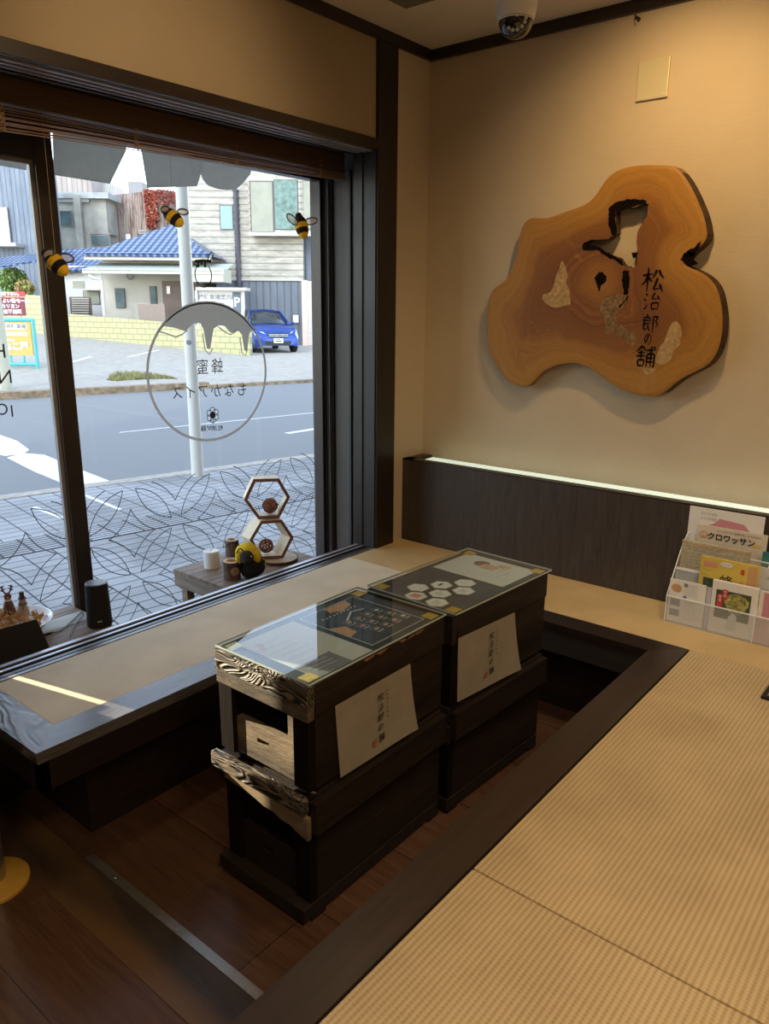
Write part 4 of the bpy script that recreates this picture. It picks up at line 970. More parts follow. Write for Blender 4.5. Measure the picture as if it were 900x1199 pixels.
z3=lambda x,y:(220+x/5.625,550+y/5.625)
o1,cu_,Qu=hexa_([z3(*q) for q in ((368,198),(430,62),(600,57),(673,180),(602,318),(462,326))],FH*.07-RH*.018)
o2,cl_,Ql=hexa_([z3(*q) for q in ((405,462),(478,340),(618,328),(696,445),(628,583),(478,592))],FH*.07-RH*.052)
m_rat=plain('copper_rattan',(.26,.10,.05),.5,.2)
for (px,py,r,lb) in ((316,592,.036,'woven brown ball resting in the upper hexagon'),(311.5,639,.034,'woven brown ball resting in the lower hexagon')):
    cb_=onD(D-.01,px,py); g=G(); g.mat(m_rat); rn=random.Random(px)
    for k in range(26):
        q=Euler((rn.uniform(0,6),rn.uniform(0,6),rn.uniform(0,6))).to_matrix(); rr_=r*rn.uniform(.93,1)
        g.tube([cb_+q@V((rr_*math.cos(a),rr_*math.sin(a),0)) for a in [i*math.pi/9 for i in range(18)]],.0019,5,closed=True)
    tag(g.obj('rattan_ball'),lb,'decorative ball')
# hanging felt bees
m_fy=plain('yellow_felt',(.88,.56,.03),.95,var=.12,sc=150,bmp=.8); m_fb=plain('black_felt',(.014,.010,.009),.95,bmp=.5); m_wire=plain('brown_wire',(.10,.06,.05),.6); 
XBz=-2.53
def felt_bee(px,py,ang,wings,label,top,scale=1):
    c=onX(XBz,px,py); t=thing('felt_bee',label,'hanging bee',c,0,'felt bees hanging on strings in the window')
    ax=(RH*math.cos(R(ang))+AZ*math.sin(R(ang))-FH*.25).normalized()     # head to tail
    q=ax.to_track_quat('Z','Y').to_matrix().to_4x4(); m=M.Translation(c)@q
    r=.030*scale; Lb=.052*scale
    def seg(a,b,mt,nm):
        g=G(); g.mat(mt); pr=[]
        for i in range(6):
            s=a+(b-a)*i/5; rr_=r*math.sqrt(max(0,1-(s)**2))*(1 if s<0 else .95); pr.append((rr_,s*Lb))
        if a>-1: pr=[(0,a*Lb)]+pr
        if b<1: pr=pr+[(0,b*Lb)]
        g.lathe((0,0,0),pr,20,mx=m); g.obj(nm,None,t,smooth=True)
    seg(-.9,-.28,m_fb,'thorax'); seg(-.28,.16,m_fy,'yellow_band'); seg(.16,.6,m_fb,'black_band'); seg(.6,1,m_fy,'tail')
    g=G(); g.mat(m_fb).ball(c-ax*Lb*.95,.016*scale,(1,1,1),14); g.obj('head',None,t)
    for (wx,wy,l,wd,wa) in wings:
        cw=onX(XBz+.0,wx,wy); a=R(wa); d=RH*math.cos(a)+AZ*math.sin(a); e=-RH*math.sin(a)+AZ*math.cos(a)
        k=c.dot(FH)/F; loop=[cw+d*l/2*k*math.cos(b)+e*wd/2*k*math.sin(b) for b in [i*math.pi/12 for i in range(24)]]
        g=G(); g.mat(m_wire).tube(loop,.0028,6,closed=True); g.mat(glass('gauze_%d'%int(wx),(.96,.96,.95),1.2,.5,.3,.35)).poly([cw+(p-cw)*.95 for p in loop],FH,.0004); g.obj('wing',None,t)
    g=G(); g.mat(m_wire)
    for s in (-1,1): g.tube([c-ax*Lb*.3-AZ*.01+RH*.012*s,c-ax*Lb*.2-AZ*.035*scale+RH*.016*s],.0015,5)
    g.obj('legs',None,t)
    tp=onX(XBz+.0,*top); g=G(); g.mat(plain('thin_string',(.35,.28,.22),.7)).tube([c+AZ*r*.6,V((c.x,c.y,zL0+.03))],.0009,5); g.obj('string',None,t)
felt_bee(66,309,-42,[(57,297,13,8,30),(78,302,16,9,-10)],'yellow and black felt bee hanging in front of the window post, tail down right',(57,290))
felt_bee(203,255,-38,[(193,245,9,6,10),(214,248,12,6,-5)],'dark felt bee seen from the front, hanging before the white street pole',(205,240),.9)
felt_bee(353,266,-75,[(342,257,15,7,-45),(364,259,14,7,10)],'felt bee hanging at the right side of the window below the blind',(352,252))
# bamboo blind
XBL=-2.27*K
m_bam=wood('bamboo_slats',(.16,.075,.026),(.42,.22,.085),1,60,20,.5,.3); m_bamd=wood('dark_blind_board',(.07,.034,.018),(.14,.075,.042),1,40,20,.5,.2)
pa=onX(XBL,401,212); pl_=onX(XBL,0,154); yb1=pa.y; yb0=-.2
slope=(pa.z-pl_.z)/(pa.y-pl_.y); zr=pa.z; zl=pa.z-slope*(pa.y-yb0)
bl=thing('bamboo_blind','rolled up brown bamboo blind hanging across the top of the window','blind',(XBL,(yb0+yb1)/2,zL0+.02))
g=G(); g.mat(m_bamd).box(XBL-.03,XBL+.012,yb0,yb1+.002,zL0-.045,zL0+.03,.002); g.obj('head_board',None,bl)
n=15; zt0=zL0-.05
for i in range(n):
    s=i/(n-1); w_=(zt0-zr)/n
    za_=zr+(zt0-zr)*s; zb2=zl+(zt0-zl)*s; off=.010*math.sin(i*2.3)+(.012 if i<7 else 0)
    h_=w_*1.0
    g=G(); g.mat(m_bam); x0=XBL-.006+off; x1=XBL+.004+off
    g.hexa([V(p) for p in ((x0,yb0,zb2),(x1,yb0,zb2),(x1,yb1,za_),(x0,yb1,za_),(x0,yb0,zb2+h_),(x1,yb0,zb2+h_),(x1,yb1,za_+h_),(x0,yb1,za_+h_))])
    g.obj('slat',None,bl)
for px in (4,156,272,369):
    y=onX(XBL,px,200).y; 
    if y>yb1: continue
    s=(yb1-y)/(yb1-yb0); zz=zr+(zl-zr)*s
    g=G(); g.mat(plain('jute_cord',(.34,.20,.08),.9))
    for dy in (-.004,.004): g.tube([(XBL+.030+.004*math.sin(k*1.7),y+dy+.003*math.cos(k*2+dy*300),zz-.004+(zt0-zz)*k/12) for k in range(13)],.0016,5)
    for k in range(4): g.tube([(XBL+.031,y-.008,zz+.02*k),(XBL+.034,y,zz+.02*k+.008),(XBL+.031,y+.008,zz+.02*k)],.0014,5)
    g.obj('cord',None,bl)
# ------------------------------------------------------------------ magazine rack
yF=2.667; xL=onY(yF,777,728).x; xRr=.15
rk=thing('magazine_rack','clear acrylic tiered rack of leaflets and magazines at the right edge','magazine rack',(( xL+xRr)/2,2.76,.0025))
zlip=onY(yF,781,697).z
tiers=[(yF,zlip,.0),(yF+.062,onY(yF+.062,786,664).z,.05),(yF+.122,onY(yF+.122,800,640).z,.10)]
for i,(y,z,_) in enumerate(tiers):
    z0=.0025
    g=G(); g.mat(m_acr).box(xL+.002,xRr,y,y+.003,z0,z); g.obj('front_panel',None,rk)
    g=G(); g.mat(m_acredge).box(xL,xRr,y-.001,y+.004,z-.003,z+.001); g.obj('panel_rim',None,rk)
g=G(); g.mat(m_acr).box(xL,xRr,yF,yF+.185,.0022,.005); g.obj('base_tray',None,rk)
xm=onY(yF,832,720).x
for x in (xL,xL+.30):
    g=G(); g.mat(m_acr); a=[V((x,yF,.005)),V((x,yF+.186,.005)),V((x,yF+.186,.30)),V((x,yF+.16,.30)),V((x,yF+.11,tiers[2][1])),V((x,yF+.06,tiers[1][1])),V((x,yF,zlip))]
    g.poly(a,(-1,0,0),.003); g.mat(m_acredge).tube([a[2],a[3],a[4],a[5],a[6],a[0]],.002,6); g.obj('side_panel',None,rk)
def item(name,label,cat,px,y,zb,th,mat,draw=None,x1=None,grp=None):
    (ax_,ay_),(bx_,by_)=px; A_=onY(y,ax_,ay_); B2=onY(y,bx_,by_); zt=(A_.z+B2.z)/2; xa=A_.x; xb=B2.x if x1 is None else x1
    g=G(); g.mat(mat).box(xa,xb,y,y+th,zb,zt)
    P=lambda u,v: V((xa+(xb-xa)*u,y-.0004-.00015*g.lay,zb+(zt-zb)*v))
    if draw: draw(g,P,xb-xa,zt-zb)
    return tag(g.obj(name,fix=False),label,cat,grp)
NYv=(0,-1,0); AX=V((1,0,0))
def q4(g,P,u0,v0,u1,v1): g.poly([P(u0,v0),P(u1,v0),P(u1,v1),P(u0,v1)],NYv)
def lines(g,P,u0,u1,v0,v1,n,w=.0012,rnd=random.Random(1)):
    for i in range(n): v=v0+(v1-v0)*i/max(1,n-1); g.ribbon([P(u0,v),P(u0+(u1-u0)*rnd.uniform(.6,1),v)],w,NYv,lift=.0003)
m_pink=plain('pink_print',(.60,.26,.32),.7,var=.04); m_mag=plain('cream_magazine',(.70,.62,.50),.6,var=.08,sc=6); m_yel=plain('yellow_cover',(.70,.52,.10),.5,var=.1,sc=12)
m_photo=plain('green_salad_photo',(.36,.34,.10),.6,var=.8,sc=90); m_photod=plain('dark_green_photo',(.05,.08,.04),.6,var=.5,sc=60); m_manila=plain('manila_print',(.50,.44,.30),.7,var=.25,sc=120); m_teal=plain('teal_cover',(.05,.22,.25),.5,var=.2); m_red=plain('red_band',(.60,.05,.04),.6,var=.05); m_bluep=plain('pale_blue_print',(.55,.58,.72),.7,var=.1)
m_ltg=plain('grey_leaflet',(.64,.65,.66),.7,var=.04)
def d_(g,P,w,h):
    g.mat(m_pink); g.poly([P(.22,.0),P(.22,.82),P(.36,.87),P(.42,.92),P(.75,.90),P(.86,.82),P(.88,.6),P(.88,0)],NYv); g.mat(m_dkp)
    for i in range(2): g.text('ミツバチ百花',.010,P(.27,.95-.05*i),AX,AZ)
item('acrylic_brochure','white and pink brochure in a clear stand against the wall panel','brochure',((808,592),(896,606)),2.852,.006,.004,m_paper,d_)
def d_(g,P,w,h):
    g.mat(m_orange); g.poly([P(.10+.075*math.cos(a),.885+.045*math.sin(a)) for a in [i*.5 for i in range(12)]],NYv)
    g.mat(m_blackm); g.text('クロワッサン',.029,P(.50,.875),AX,AZ,thick=.0009,wid=.95); g.text('もっと知りたい 蜂蜜の楽しみ 旬の甘み',.0085,P(.60,.955),AX,AZ); g.mat(m_paper); g.text('DT.',.018,P(.10,.885),AX,AZ,thick=.0004)
    g.mat(m_yel); q4(g,P,.80,.84,.92,.87); g.mat(m_skin if False else m_orange); g.poly([P(.72+.05*math.cos(a),.55+.06*math.sin(a)) for a in [i*.6 for i in range(11)]],NYv); g.mat(m_blackm); g.ribbon([P(.70,.66),P(.72,.70)],.004,NYv)
item('magazine','cream magazine with bold black katakana title, on the back tier','magazine',((817,613),(899,628)),2.838,.03,.006,m_mag,d_)
def d_(g,P,w,h):
    g.mat(m_orange); g.ribbon([P(0,.965),P(1,.965)],.004,NYv); g.mat(m_dkp); lines(g,P,.08,.95,.55,.93,9); g.mat(m_bluep); q4(g,P,.08,.2,.45,.6)
item('leaflet_bundle','manila printed leaflet bundle behind the yellow booklet','leaflet',((799,631),(878,648)),2.768,.03,.010,m_manila,d_)
def d_(g,P,w,h):
    g.mat(m_dkp); lines(g,P,.3,.9,.3,.9,12,.0008)
item('leaflet','grey printed leaflet at the left of the middle tier','leaflet',((792,664),(822,669)),2.735,.012,.005,m_ltg,d_)
def d_(g,P,w,h):
    g.mat(m_blackm); g.text('蜂',.048,P(.48,.66),AX,AZ,wid=1.0); g.mat(m_red); g.text('8',.026,P(.74,.86),AX,AZ,thick=.0012); g.text('の特徴',.012,P(.74,.70),AX,AZ,vertical=True); g.mat(m_paper); g.poly([P(.46+.11*math.cos(a),.93+.04*math.sin(a)) for a in [i*.6 for i in range(11)]],NYv)
    g.mat(m_photod); q4(g,P,.08,.48,.26,.68); g.mat(m_redp); q4(g,P,.06,.86,.30,.93); g.mat(m_dkp); g.text('はちみつ',.008,P(.46,.93),AX,AZ); lines(g,P,.06,.22,.72,.80,2); g.mat(m_orange); q4(g,P,.83,.0,.97,.97)
item('booklet','yellow booklet with large black kanji and a red figure eight','booklet',((821,651),(889,663)),2.702,.03,.007,m_yel,d_)
def d_(g,P,w,h):
    g.mat(m_paper); q4(g,P,.1,.2,.9,.7); g.mat(m_mag); g.text('花',.02,P(.5,.85),AX,AZ)
item('booklet','teal booklet standing at the right frame edge','booklet',((893,646),(930,653)),2.795,.012,.006,m_teal,d_)
def d_(g,P,w,h):
    g.mat(m_dkp); g.text('はちみつ',.012,P(.4,.86),AX,AZ); lines(g,P,.1,.9,.3,.7,5)
item('leaflet','pale leaflet at the right edge of the middle tier','leaflet',((889,664),(935,672)),2.712,.012,.004,m_ltg,d_)
def d_(g,P,w,h):
    g.mat(m_orange); g.poly([P(.20+.15*math.cos(a),.80+.10*math.sin(a)) for a in [i*.6 for i in range(11)]],NYv); g.mat(m_dkp); lines(g,P,.42,.92,.68,.93,7,.0009); q4(g,P,.06,.38,.34,.54); q4(g,P,.06,.14,.34,.30); q4(g,P,.40,.87,.50,.95); q4(g,P,.40,.60,.50,.66); lines(g,P,.42,.92,.12,.58,10,.0007); g.mat(m_red); g.ribbon([P(.5,.5),P(.7,.5)],.0012,NYv)
item('menu_leaflet','white leaflet with a small dish photo at the left of the front tier','leaflet',((785,676),(827,687)),2.678,.006,.004,m_paper,d_)
item('leaflet','narrow blue grey leaflet between the front tier leaflets','leaflet',((828,687),(833,689)),2.682,.006,.004,m_bluep)
def d_(g,P,w,h):
    g.mat(m_photod); q4(g,P,.10,.30,.86,.84); g.mat(m_photo); g.poly([P(.56+.26*math.cos(a)*(1+.15*math.sin(3*a)),.62+.20*math.sin(a)) for a in [i*.4 for i in range(16)]],NYv)
    g.mat(m_red); q4(g,P,.24,.66,.35,.86); q4(g,P,.14,.52,.26,.76); g.mat(m_paper); g.text('中設',.012,P(.295,.81),AX,AZ,vertical=True); g.text('蜂蜜',.012,P(.2,.71),AX,AZ,vertical=True)
    g.mat(m_ltg); g.poly([P(.36,.1),P(.42,.35),P(.5,.45),P(.6,.40),P(.62,.1)],NYv)
item('recipe_booklet','white booklet with a leafy food photo and red bands in the front tier','booklet',((835,678),(889,691)),2.676,.006,.012,m_paper,d_)
def d_(g,P,w,h):
    g.mat(m_pink); q4(g,P,.12,.3,.35,.97); q4(g,P,.5,.1,.9,.9)
item('leaflet','pink striped leaflet in the front tier at the right edge','leaflet',((890,692),(935,700)),2.678,.006,.005,m_paper,d_)
g=G(); 
item('paper_card','pale pink card in the lower right front pocket','card',((883,722),(935,735)),2.6745,.006,.001,plain('pale_pink_card',(.68,.52,.58),.7,var=.02))
# ------------------------------------------------------------------ street
G0=-.451
def gp(*P,z=G0): return [onZ(G0,*q)+V((0,0,z-G0)) for q in P]
def ext(a,b,y): t=(y-a.y)/(b.y-a.y); return V((a.x+(b.x-a.x)*t,y,a.z))
nA,nB=gp((0,581),(240,549)); fA,fB=gp((0,465),(368,445))
m_asph=plain('grey_asphalt',(.215,.22,.225),.9,var=.14,sc=160,bmp=.4)
m_apr=plain('pale_concrete',(.36,.335,.29),.9,var=.16,sc=5)
SA=math.atan2(.15,1.0)
def paving(name,bw,bh,ms,c1,c2,mo):
    m,t,b=nt(name); br=t.nodes.new('ShaderNodeTexBrick'); br.offset=0; br.inputs['Scale'].default_value=1
    br.inputs['Brick Width'].default_value=bw; br.inputs['Row Height'].default_value=bh; br.inputs['Mortar Size'].default_value=ms; br.inputs['Mortar Smooth'].default_value=.2; br.inputs['Bias'].default_value=0
    br.inputs['Color1'].default_value=(*c1,1); br.inputs['Color2'].default_value=(*c2,1); br.inputs['Mortar'].default_value=(*mo,1)
    L(t,coords(t,rot=(0,0,SA)),br.inputs[0]); nz=noise(t,coords(t),90,4,.7); n2=noise(t,coords(t),1.3,4,.6)
    c=mixc(t,1,br.outputs[0],ramp(t,nz,[(.3,(.75,.75,.75)),(.7,(1.15,1.15,1.15))]),'MULTIPLY'); c=mixc(t,1,c,ramp(t,n2,[(.35,(.7,.69,.68)),(.6,(1.1,1.1,1.1))]),'MULTIPLY')
    L(t,c,b.inputs['Base Color']); b.inputs['Roughness'].default_value=.8; return m
m_pav=paving('street_paving',.115,.19,.006,(.38,.385,.40),(.34,.35,.37),(.05,.055,.065))
m_pavd=paving('street_paving_band',.048,.19,.010,(.40,.41,.43),(.38,.39,.41),(.05,.05,.06))
Y1,Y2=-30,45
struct('floor_road',G().poly([ext(nA,nB,Y1)-V((0,0,.03)),ext(nA,nB,Y2)-V((0,0,.03)),ext(fA,fB,Y2)-V((2,0,.03)),ext(fA,fB,Y1)-V((0,0,.03))],(0,0,1),.1),m_asph)
struct('floor_sidewalk',G().poly([V((XG-.12,Y1,G0)),V((XG-.12,18,G0)),ext(nA,nB,18),ext(nA,nB,Y1)],(0,0,1),.1),m_pav)
u=(nB-nA).normalized(); v=V((-u.y,u.x,0))
struct('trim_13',G().poly([ext(nA,nB,Y1)+V((.14,0,.004)),ext(nA,nB,Y2)+V((.14,0,.004)),ext(nA,nB,Y2)+V((-.02,0,.004)),ext(nA,nB,Y1)+V((-.02,0,.004))],(0,0,1),.05),plain('kerb_stone',(.42,.38,.33),.85,var=.2,sc=14))
bA,bB=gp((106,634),(240,608)); tA,tB=gp((106,616),(240,591))
struct('trim_14',G().poly([ext(bA,bB,-6)+V((0,0,.003)),ext(bA,bB,12)+V((0,0,.003)),ext(tA,tB,12)+V((0,0,.003)),ext(tA,tB,-6)+V((0,0,.003))],(0,0,1),.02),m_pavd)
struct('floor_forecourt',G().poly([ext(fA,fB,Y1),ext(fA,fB,Y2),V((-70,Y2+40,G0)),V((-90,Y1,G0))],(0,0,1),.1),m_apr)
# forecourt rises gently towards the left end of the block wall
W1_=onD(30.4,76,393.5); W2_=onZ(G0,292.5,416.5); KL_=ext(fA,fB,-3)+V((0,0,.004))
_pn=(W1_-KL_).cross(W2_-KL_).normalized()
def onS(px,py,lift=0): d=ray(px,py); return CAM+d*((KL_-CAM).dot(_pn)/d.dot(_pn))+V((0,0,lift))
def zs(p): return V((p.x,p.y,KL_.z-((p.x-KL_.x)*_pn.x+(p.y-KL_.y)*_pn.y)/_pn.z))
W0_=W1_+(W1_-W2_)*.9
struct('floor_slope',G().poly([zs(q) for q in (KL_,ext(fA,fB,10.5),W2_,W1_,W0_)],(0,0,1),.02),m_apr)
# far kerb and grass
g=G(); g.mat(plain('mossy_kerb',(.24,.18,.12),.9,var=.5,sc=9,bmp=.5)); p,q=ext(fA,fB,-12),gp((245,453))[0]; 
d=(q-p).normalized(); n=V((-d.y,d.x,0)); g.hexa([p-V((0,0,.05)),q-V((0,0,.05)),q+n*.25-V((0,0,.05)),p+n*.25-V((0,0,.05)),p+V((0,0,.11)),q+V((0,0,.09)),q+n*.25+V((0,0,.09)),p+n*.25+V((0,0,.11))])
q2=ext(fA,fB,40); g.hexa([q-V((0,0,.05)),q2-V((0,0,.05)),q2+n*.2-V((0,0,.05)),q+n*.2-V((0,0,.05)),q+V((0,0,.03)),q2+V((0,0,.03)),q2+n*.2+V((0,0,.03)),q+n*.2+V((0,0,.03))])
struct('trim_15',g)
g=G(); g.mat(plain('dry_grass',(.24,.24,.10),.9,var=.4,sc=9)); rn=random.Random(8); a,b=gp((135,447),(208,444))
for i in range(1500):
    t=rn.random(); c=a+(b-a)*t+n*rn.uniform(.25,1.6)*math.sin(math.pi*min(1,max(.05,t)))**.5; h_=rn.uniform(.05,.15)*(math.sin(math.pi*t)**.4); w_=.02; aa=rn.uniform(0,3.1); dx=V((math.cos(aa),math.sin(aa),0))*w_
    vs=[g.bm.verts.new(c-dx),g.bm.verts.new(c+dx),g.bm.verts.new(c+V((rn.uniform(-.05,.05),rn.uniform(-.05,.05),h_)))]; g.face(vs)
tag(g.obj('kerb_grass',fix=False),'strip of dry grass growing behind the far kerb','grass',kind='stuff')
m_rw=plain('road_white_paint',(.80,.80,.80),.8,var=.08,sc=40)
for i,P in enumerate(([(-6,504),(0,507),(20,514),(34,524),(26,529),(6,531),(-8,528)],[(8,533),(28,528),(52,530),(64,535),(78,541),(128,560),(98,565),(72,562),(40,549)])):
    tag(G().poly(gp(*P,z=G0-.024),(0,0,1),.005).obj('road_marking',m_rw),['worn white road paint patch at the left edge of the road','long white painted wedge on the road behind the window post'][i],'road marking')
def stripe(P0,P1,w_,z,name,label):
    a,b=gp(P0,P1,z=z) if z is not None else (onS(*P0,lift=.006),onS(*P1,lift=.006)); d=(b-a).normalized(); n=V((-d.y,d.x,0))*w_/2; tag(G().poly([a-n,b-n,b+n,a+n],(0,0,1),.004).obj(name,m_rw),label,'road marking')
stripe((140,504),(420,476),.035,G0-.025,'lane_line','thin white line running along the middle of the road')
stripe((336,505),(372,499.5),.10,G0-.025,'lane_line','short white dash on the near lane right of the ring decal')
stripe((97,579),(141,597),.035,G0+.003,'pavement_line','thin white line on the paving right of the window post')
stripe((40,594),(77,608),.035,G0+.003,'pavement_line','thin white line on the paving left of the window post')
stripe((85,424),(106,418),.12,None,'parking_line','white parking line on the far forecourt')
stripe((150,418),(186,410),.10,None,'parking_line','white parking line in front of the yellow block wall')
# white street pole
pb_=onZ(G0,231.5,557); pr_=7.2*pb_.dot(FH)/F
sp2=thing('street_pole','white metal street pole on the pavement edge outside the window','pole',(pb_.x,pb_.y,G0))
g=G(); g.mat(plain('white_pole_paint',(.62,.62,.58),.45,var=.04,sc=4)).tube([pb_,pb_+V((0,0,5.5))],[pr_,pr_*.86],28); g.obj('shaft',None,sp2,smooth=True)
q=pb_-FH*pr_*.97; zq=onD(q.dot(FH),225,401).z; g=G(); g.mat(m_dkp).tube([V((q.x,q.y,zq))-FH*.004,V((q.x,q.y,zq))+FH*.02],[.022,.022],16); g.obj('bolt_hole_cap',None,sp2)
# ------------------------------------------------------------------ far side
def fb(D,x0,y0,x1,y1,dep,z0=None,z1=None):
    a=onD(D,x0,(y0+y1)/2); b=onD(D,x1,(y0+y1)/2); zt=(onD(D,x0,y0).z+onD(D,x1,y0).z)/2 if z1 is None else z1; zb=(onD(D,x0,y1).z+onD(D,x1,y1).z)/2 if z0 is None else z0
    P=[V((a.x,a.y,zb)),V((b.x,b.y,zb)),V((b.x,b.y,zb))+FH*dep,V((a.x,a.y,zb))+FH*dep]
    return P+[V((p.x,p.y,zt)) for p in P]
def fbox(mat,*a,**k): g=G(); g.mat(mat).hexa(fb(*a,**k)); return g
def siding(name,c1,c2,pitch,rib='Z',rust=None,streak=True,bs=.5):
    m,t,b=nt(name); c=t.nodes.new('ShaderNodeTexCoord'); sp=t.nodes.new('ShaderNodeSeparateXYZ'); L(t,c.outputs['Object'],sp.inputs[0])
    if rib=='Z': s=sp.outputs['Z']
    else: s=math_(t,'ADD',math_(t,'MULTIPLY',sp.outputs['X'],RH.x),math_(t,'MULTIPLY',sp.outputs['Y'],RH.y))
    fr=math_(t,'FRACT',math_(t,'MULTIPLY',s,1/pitch)); nz=noise(t,coords(t,(1,1,3.5) if rib=='Z' else (2.5,2.5,.35)),1.8 if rib=='Z' else 1.6,6,.7)
    col=ramp(t,nz,[(.35,c1),(.65,c2)])
    if rust: col=mixc(t,ramp(t,noise(t,coords(t,(3,3,.3)),1.5,6,.75),[(.48,(0,0,0)),(.58,(1,1,1))]),col,rust)
    col=mixc(t,ramp(t,fr,[(.0,(.8,.8,.8)),(.30,(0,0,0)),(1,(0,0,0))]),col,tuple(x*.35 for x in c1))
    L(t,col,b.inputs['Base Color']); b.inputs['Roughness'].default_value=.75; bump(t,b,fr,bs,.02); return m
m_side=siding('weathered_lap_siding',(.27,.255,.22),(.46,.44,.385),.26)
m_side2=siding('dark_shadowed_steel_wall',(.10,.12,.15),(.14,.16,.19),.30,'X')  # dark steel tone also carries the shadow cast on the ground floor
m_shut=siding('roller_shutter_slats',(.55,.52,.48),(.62,.60,.56),.09)
m_rust=siding('rusty_corrugated_sheet',(.26,.20,.17),(.38,.32,.28),.14,'X',rust=(.13,.06,.045))
m_slatw=siding('grey_upright_boards',(.11,.14,.19),(.19,.22,.27),.22,'X')
m_conc=plain('stained_concrete',(.30,.30,.27),.9,var=.3,sc=1.2); m_cream=plain('cream_render',(.42,.40,.35),.85,var=.05,sc=2); m_cream2=plain('cream_fascia',(.46,.46,.38),.7,var=.05)
m_win=plain('dark_window_glass',(.08,.12,.13),.35,var=.3,sc=2,spec=.15); m_winl=plain('curtained_window_glass',(.26,.27,.22),.35,var=.1,sc=2,spec=.15); m_wing2=plain('green_curtain_glass',(.13,.20,.18),.35,var=.35,sc=5,spec=.15); m_wfd=plain('dark_window_frame',(.09,.08,.08),.6)
m_wf=plain('window_alu',(.45,.45,.42),.4,.2); m_bdoor=plain('brown_door',(.10,.065,.055),.5,var=.15,sc=6)
mt,t,b=nt('blue_roof_tiles'); c=t.nodes.new('ShaderNodeTexCoord'); sp=t.nodes.new('ShaderNodeSeparateXYZ'); L(t,c.outputs['Object'],sp.inputs[0])
s=math_(t,'ADD',math_(t,'MULTIPLY',sp.outputs['X'],RH.x),math_(t,'MULTIPLY',sp.outputs['Y'],RH.y)); s1=math_(t,'SINE',math_(t,'MULTIPLY',s,2*math.pi/.27)); s2=math_(t,'FRACT',math_(t,'MULTIPLY',sp.outputs['Z'],1/.135))
h=math_(t,'ADD',math_(t,'MULTIPLY',s1,.5),s2); L(t,ramp(t,math_(t,'ADD',math_(t,'MULTIPLY',s1,.3),math_(t,'MULTIPLY',s2,.6)),[(.0,(.02,.04,.10)),(.5,(.07,.12,.25)),(.9,(.30,.36,.50))]),b.inputs['Base Color']); b.inputs['Roughness'].default_value=.3; bump(t,b,h,.8,.05); m_tile=mt  # pale crests and rows put the tile highlights into the colour
# -- right building
DB=34.
rb_=thing('clapboard_building','tall grey lap sided building with bay window and roller shutter across the street','building',onD(DB,285,400)*1)
rb_.location.z=G0
fbox(m_side,DB,217.5,150,353.5,327.5,9).obj('wall',None,rb_)
fbox(m_side2,DB+.02,255,327.5,353.5,420,9,z0=G0).obj('ground_floor_wall',None,rb_)
fbox(m_cream,DB-.05,255,326,354,328.6,.1).obj('band_trim',None,rb_)
fbox(m_side2,DB+.4,353.5,276,380,328,8).obj('recessed_wall',None,rb_)
fbox(m_side,DB+.4,353.5,150,380,276,8).obj('upper_recess_wall',None,rb_)
fbox(plain('pink_tile_pillar',(.58,.46,.40),.8,var=.1),DB-.1,353.5,328,360,420,.6,z0=G0).obj('pillar',None,rb_)
fbox(m_shut,DB,360,329,390,420,.2,z0=G0).obj('roller_shutter',None,rb_)
bw=fbox(m_side,DB-.7,291,207,368,274.5,.7).obj('bay_window',None,rb_)
def pane(par,mat,D,x0,y0,x1,y1,fr=m_wf,nm='window',e=.6):
    o=fbox(fr,D-.03,x0-e,y0-e,x1+e,y1+e,.06).obj(nm,None,par); fbox(mat,D-.05,x0,y0,x1,y1,.03).obj('pane',None,o); return o
pane(rb_,m_winl,DB-.7,294,213,319,271,fr=m_wfd,e=1.4); pane(rb_,m_wing2,DB-.7,321.5,211,348,268,fr=m_wfd,e=1); pane(rb_,m_winl,DB-.7,355,212,367,268,fr=m_wfd)
pane(rb_,plain('blue_green_pane',(.24,.34,.34),.4,spec=.1),DB,258,241,272,268,fr=m_wfd,e=1.0)
fbox(m_wf,DB-.8,291,272,368,276,.15).obj('sill',None,rb_)
g=G(); g.mat(plain('dark_downpipe',(.06,.06,.08),.6)); a=onD(DB-.1,275.5,222); b2=onD(DB-.1,277.5,335)
g.tube([V((a.x,a.y,a.z)),V((a.x,a.y,b2.z))],.10,8); [g.tube([V((a.x,a.y,a.z-.28*k)),V((a.x,a.y,a.z-.28*k-.07))],.13,8) for k in range(15)]; g.obj('downpipe',None,rb_)
fbox(m_white,DB-.15,343,369,349,377.5,.15).obj('meter_box',None,rb_)
# -- tiled house
DH=31.
hs2=thing('tiled_roof_house','white house with blue tiled hip roof and porch across the street','house',V((onD(DH,170,390).x,onD(DH,170,390).y,G0)))
fbox(m_cream,DH+1.2,122,296,222,400,6,z0=G0).obj('wall',None,hs2)
g=G(); g.mat(m_tile); eL,eR=onD(DH,98,300.5),onD(DH,247,303); ap=onD(DH+4,202,262.5); z=(eL.z+onD(DH,210,297).z)/2; eL.z=z; eR.z=z; bL,bR=eL+FH*8,eR+FH*8
for f in ((eL,eR,ap),(eR,bR,ap),(bR,bL,ap),(bL,eL,ap)): g.face([g.bm.verts.new(q) for q in f])
g.obj('tiled_roof',None,hs2,fix=True)
g=G(); g.mat(m_cream); g.hexa([eL-V((0,0,.18)),eR-V((0,0,.18)),eR+FH*.2-V((0,0,.18)),eL+FH*.2-V((0,0,.18)),eL-V((0,0,.01)),eR-V((0,0,.01)),eR+FH*.2-V((0,0,.01)),eL+FH*.2-V((0,0,.01))])
for i in range(38):
    p=eL+(eR-eL)*(i+.5)/38; g.mat(m_tile).tube([p-FH*.08,p+FH*.3+V((0,0,.05))],.075,8)
g.obj('eave_fascia',None,hs2)
